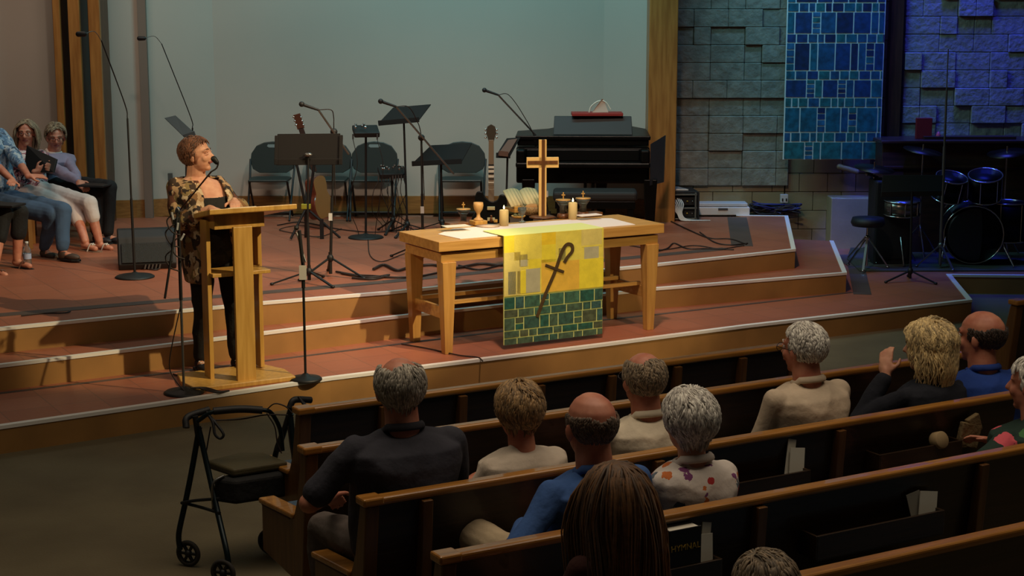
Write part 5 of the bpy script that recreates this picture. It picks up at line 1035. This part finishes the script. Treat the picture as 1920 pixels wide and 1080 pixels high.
aud('person with permed silver hair and white blouse with red flowers, in the fourth pew',1291,792,3,1.08,g=1.0,sw=.165,skin='light',shirt=spots('flower_blouse',(216,206,196),[(170,40,40),(216,206,196),(200,110,50),(120,60,110),(216,206,196),(90,100,110)],17,.38),sleeve=2,collar=fab('blouse_collar',(210,200,190)),trousers=fab('navy_trousers',(24,26,36)),hairspec=dict(style='short',cols=HR['white'],n=1700,L=.055,puff=.018,grav=.1,seed=12),nr=.05)
aud('person with white hair and dark green shirt with pink flowers, at the right edge',1938,722,3,1.12,g=1.25,sw=.20,skin='pink',shirt=spots('tropical_shirt',(14,44,34),[(206,84,96),(14,44,34),(170,176,160),(206,84,96),(60,110,60)],9,.42),sleeve=.95,trousers=fab('tan_slacks',(120,100,80)),hairspec=dict(style='short',cols=HR['white'],n=900,L=.04,puff=.008,grav=.2,seed=13),
    arms={-1:((-.40,.12,.60),(-1,-.6,-.2)),1:((.1,.28,.68),)})
aud('person with long straight brown hair down the back, sitting in the rearmost visible pew',1150,935,4,1.02,g=.9,sw=.15,skin='tan',shirt=fab('maroon_top',(62,24,16)),sleeve=.6,trousers=fab('navy_trousers',(24,26,36)),hairspec=dict(style='short',cols=HR['long'],n=1600,L=.46,puff=.012,grav=.9,seed=14),nr=.048,yaw=6)
p_=U(1432,1078,.0); aud('grey-brown crown of a person\'s head showing at the bottom edge',1433,1112,4,1.05,dn=-.52,g=1.0,sw=.17,skin='light',shirt=fab('grey_top',(80,76,70)),sleeve=2,hairspec=dict(style='short',cols=HR['ash'],n=1000,L=.05,puff=.008,grav=.2,seed=15))
# -- choir seated at the left --
def choir(label,hx,hy,Y,fwd,look,knees,ankles,arms_px,hs=1.0,**kw):
    """knees / ankles / wrists traced as (x, y, depth); index -1 left, 1 right side of the body"""
    rz=math.atan2(-fwd[0],fwd[1]); h=A(hx,hy,Y); base=V((h.x,h.y,Z3)); L_=lambda t:to_local(base,rz,A(*t))
    yw=math.degrees(math.atan2(-look[0],look[1])-rz); yw=(yw+180)%360-180
    lg={k:(L_(knees[k]),L_(ankles[k])) for k in(-1,1)}; am={k:(tuple(L_(arms_px[k][0])),)+tuple(arms_px[k][1:]) for k in arms_px}
    return person(label,base,rz,(0,.03,h.z-Z3),hip=kw.pop('hip',(0,-.04,.47)),sz=.38,hs=hs,legs=lg,arms=am,yaw=yw,vox=.007,**kw),base,rz
M_ch=wood('choir_chair_oak',(150,104,54),(128,84,40),sx=(16,16,1.4))
def choir_chair(label,base,rz,dy=-.06):
    r=T('choir_chair',label,'chair',base,rz,'blue cushioned choir chairs')
    b=B(); b.box((0,.13+dy,.355),(.50,.46,.06)); b.build('seat_cushion',M_blue,r,bev=.02,seg=3); b=B(); b.box((0,-.13+dy,.60),(.48,.05,.34)); b.build('back_cushion',M_blue,r,bev=.02,seg=3)
    b=B(); b.box((0,.13+dy,.305),(.50,.44,.04)); b.build('seat_frame',M_ch,r,bev=.004)
    for x in(-.22,.22):
        for y in(-.12,.32): b=B(); b.box((x,y+dy,.143),(.05,.06,.286)); b.build('leg',M_ch,r,bev=.004)
    return r
flo=pattern('pink_print_blouse',[(214,190,190),(150,60,80),(226,206,202),(60,40,54),(190,120,130)],38,.9)
(q,base,rz)=choir('person with long greying hair and glasses hugging a black folder, in white capris',45,250,15.6,(.86,-.5),(.12,-1),
    {-1:(168,382,15.0),1:(140,392,15.1)},{-1:(186,452,14.95),1:(160,452,14.85)},{-1:((100,322,15.1),(1,0,-1)),1:((66,322,15.1),(-1,0,-1))},hs=1.02,g=1.2,sw=.18,skin='pink',
    shirt=flo,sleeve=.35,trousers=mat('white_capri',(214,200,194),.9,bump=.4,bscale=18),cuff=.35,shoes=None,bust=.07,bell=.05,facespec=dict(glasses=True,brow=HR['ash'][0]),hairspec=dict(style='short',cols=HR['ash'],n=1100,L=.17,puff=.010,grav=.5,seed=21,line=.5),
    hands={-1:((.7,.5,.3),(.3,.9,.2),.6),1:((-.5,.6,.3),(0,1,.2),.6)})
choir_chair('blue cushioned choir chair under the person hugging the black folder',base,rz)
for k in(-1,1):
    a=V(q[5][k][2]); b=B(); b.prism([(a.x+x,a.y+.055+y) for x,y in((-.032,-.11),(.032,-.11),(.042,.0),(.048,.08),(.02,.135),(-.02,.135),(-.048,.08),(-.042,.0))],a.z-.105,a.z-.082); so=b.build('sandal_sole',mat('tan_sole',(120,90,70),.7),q[0],bev=.004)
    for s2 in(-1,1): b=B(); b.tube(cr([V((a.x+s2*.045,a.y+.06,a.z-.085)),V((a.x+s2*.02,a.y+.08,a.z-.02)),V((a.x-s2*.02,a.y+.10,a.z-.03))],5),.006,6); b.build('sandal_strap',mat('pale_strap',(190,180,170),.6),so)
c4=[A(50,272,15.24),A(106,298,15.10),A(100,323,15.02),A(44,323,15.16)]; cc=sum(c4,V())/4; nm_=(c4[1]-c4[0]).cross(c4[3]-c4[0]).normalized()
b=B(); b.add([p-cc for p in c4]+[p-cc+nm_*.025 for p in c4],[(0,1,2,3),(7,6,5,4),(0,4,5,1),(1,5,6,2),(2,6,7,3),(3,7,4,0)]); o=b.build('music_folder',M_blkp,bev=.004); o.location=cc; tag(o,'black music folder hugged against the pink print blouse','folder')
(q,base,rz)=choir('person with short blond-grey hair, lilac cardigan and black trousers, nearest the timber fins',100,257,16.0,(.86,-.5),(.35,-1),
    {-1:(205,352,15.4),1:(185,362,15.4)},{-1:(203,438,15.35),1:(182,438,15.35)},{-1:((148,338,15.5),(1,0,-1)),1:((150,342,15.4),(-1,0,-1))},hs=1.04,g=1.1,sw=.165,skin='pink',
    shirt=fab('lilac_cardigan',(150,140,164)),sleeve=2,trousers=M_bp,shoes=mat('dark_shoe',(30,26,30),.6),pitch=-10,bust=.05,bell=.05,facespec=dict(glasses=True,brow=HR['ash'][0]),hairspec=dict(style='short',cols=HR['ash'],n=1300,L=.05,puff=.018,grav=.2,seed=22,line=.42),collar=M_white)
choir_chair('blue cushioned choir chair at the right end of the row, showing its corner',base,rz)
o=box('music_folder','dark folder lying on the black trousers of the lilac cardigan person','folder',A(178,349,15.3)-V((0,0,.0)),(.26,.20,.018),mat('folder_dark',(30,28,30),.5),-14)
pb=pattern('blue_patterned_top',[(150,172,190),(90,120,150),(190,200,204),(70,90,110),(120,150,176)],30,.9,kind='VORONOI',stretch=(1,1,.6))
(q,base,rz)=choir('person in a pale blue patterned top and blue jeans, head beyond the left edge',-32,212,14.9,(.86,-.5),(.5,-1),
    {-1:(118,395,14.35),1:(98,402,14.35)},{-1:(118,468,14.25),1:(84,466,14.5)},{-1:((64,345,14.4),(1,0,-1)),1:((34,348,14.35),(-1,0,-1))},hs=1.04,g=1.38,sw=.20,skin='pink',
    shirt=pb,sleeve=1.3,trousers=mat('blue_jeans',(62,84,112),.9,bump=.3,bscale=20),shoes=mat('brown_shoe',(70,54,44),.6),bust=.06,bell=.10,facespec=dict(brow=HR['brown'][0]),hairspec=dict(style='short',cols=HR['brown'],n=300,L=.05,puff=.012,grav=.3,seed=23),
    hands={-1:((-.6,.6,0),(0,.5,1),.4),1:((.7,.6,0),(0,.5,1),.4)})
choir_chair('blue cushioned choir chair under the person in blue jeans',base,rz)
(q,base,rz)=choir('person at the far left edge in black cropped trousers and sandals',-100,215,14.2,(.86,-.5),(.5,-1),
    {-1:(36,398,13.9),1:(6,400,13.8)},{-1:(32,484,13.9),1:(-10,500,13.6)},{-1:((-20,370,13.9),(1,0,-1)),1:((-40,370,13.9),(-1,0,-1))},hs=1.02,g=1.2,sw=.18,skin='pink',
    shirt=fab('black_blouse',(24,24,28)),sleeve=2,trousers=M_bp,cuff=.45,bell=.05,facespec=dict(brow=HR['brown'][0]),hairspec=dict(style='short',cols=HR['brown'],n=200,L=.05,puff=.012,grav=.3,seed=24))
for k in(-1,1):
    a=V(q[5][k][2]); b=B(); b.prism([(a.x+x,a.y+.055+y) for x,y in((-.032,-.11),(.032,-.11),(.042,.0),(.048,.08),(.02,.135),(-.02,.135),(-.048,.08),(-.042,.0))],a.z-.105,a.z-.082); so=b.build('sandal_sole',M_blkp,q[0],bev=.004)
    for s2 in(-1,1): b=B(); b.tube(cr([V((a.x+s2*.045,a.y+.06,a.z-.085)),V((a.x+s2*.02,a.y+.08,a.z-.02)),V((a.x-s2*.02,a.y+.10,a.z-.03))],5),.006,6); b.build('sandal_strap',mat('brown_strap',(96,60,44),.6),so)
choir_chair('blue cushioned choir chair at the far left edge',base,rz)
box('music_folder','black folder on the knees of the person at the far left edge','folder',A(6,386,13.75),(.30,.22,.018),M_blkp,-14)
r=T('water_bottle','clear plastic water bottle standing on the floor between the choir chairs','bottle',U(52,498,Z3))
b=B(); b.lathe([(0,0),(.032,0),(.034,.01),(.034,.11),(.030,.14),(.014,.175),(.013,.19),(0,.19)],n=20); b.build('bottle',M_glass,r); b=B(); b.lathe([(.0345,.06),(.0345,.105)],n=20); b.build('label_band',mat('bottle_label',(170,180,210),.6),r); b=B(); b.lathe([(0,.19),(.015,.19),(.015,.208),(0,.21)],n=16); b.build('cap',mat('white_plastic',(200,200,196),.5),r)
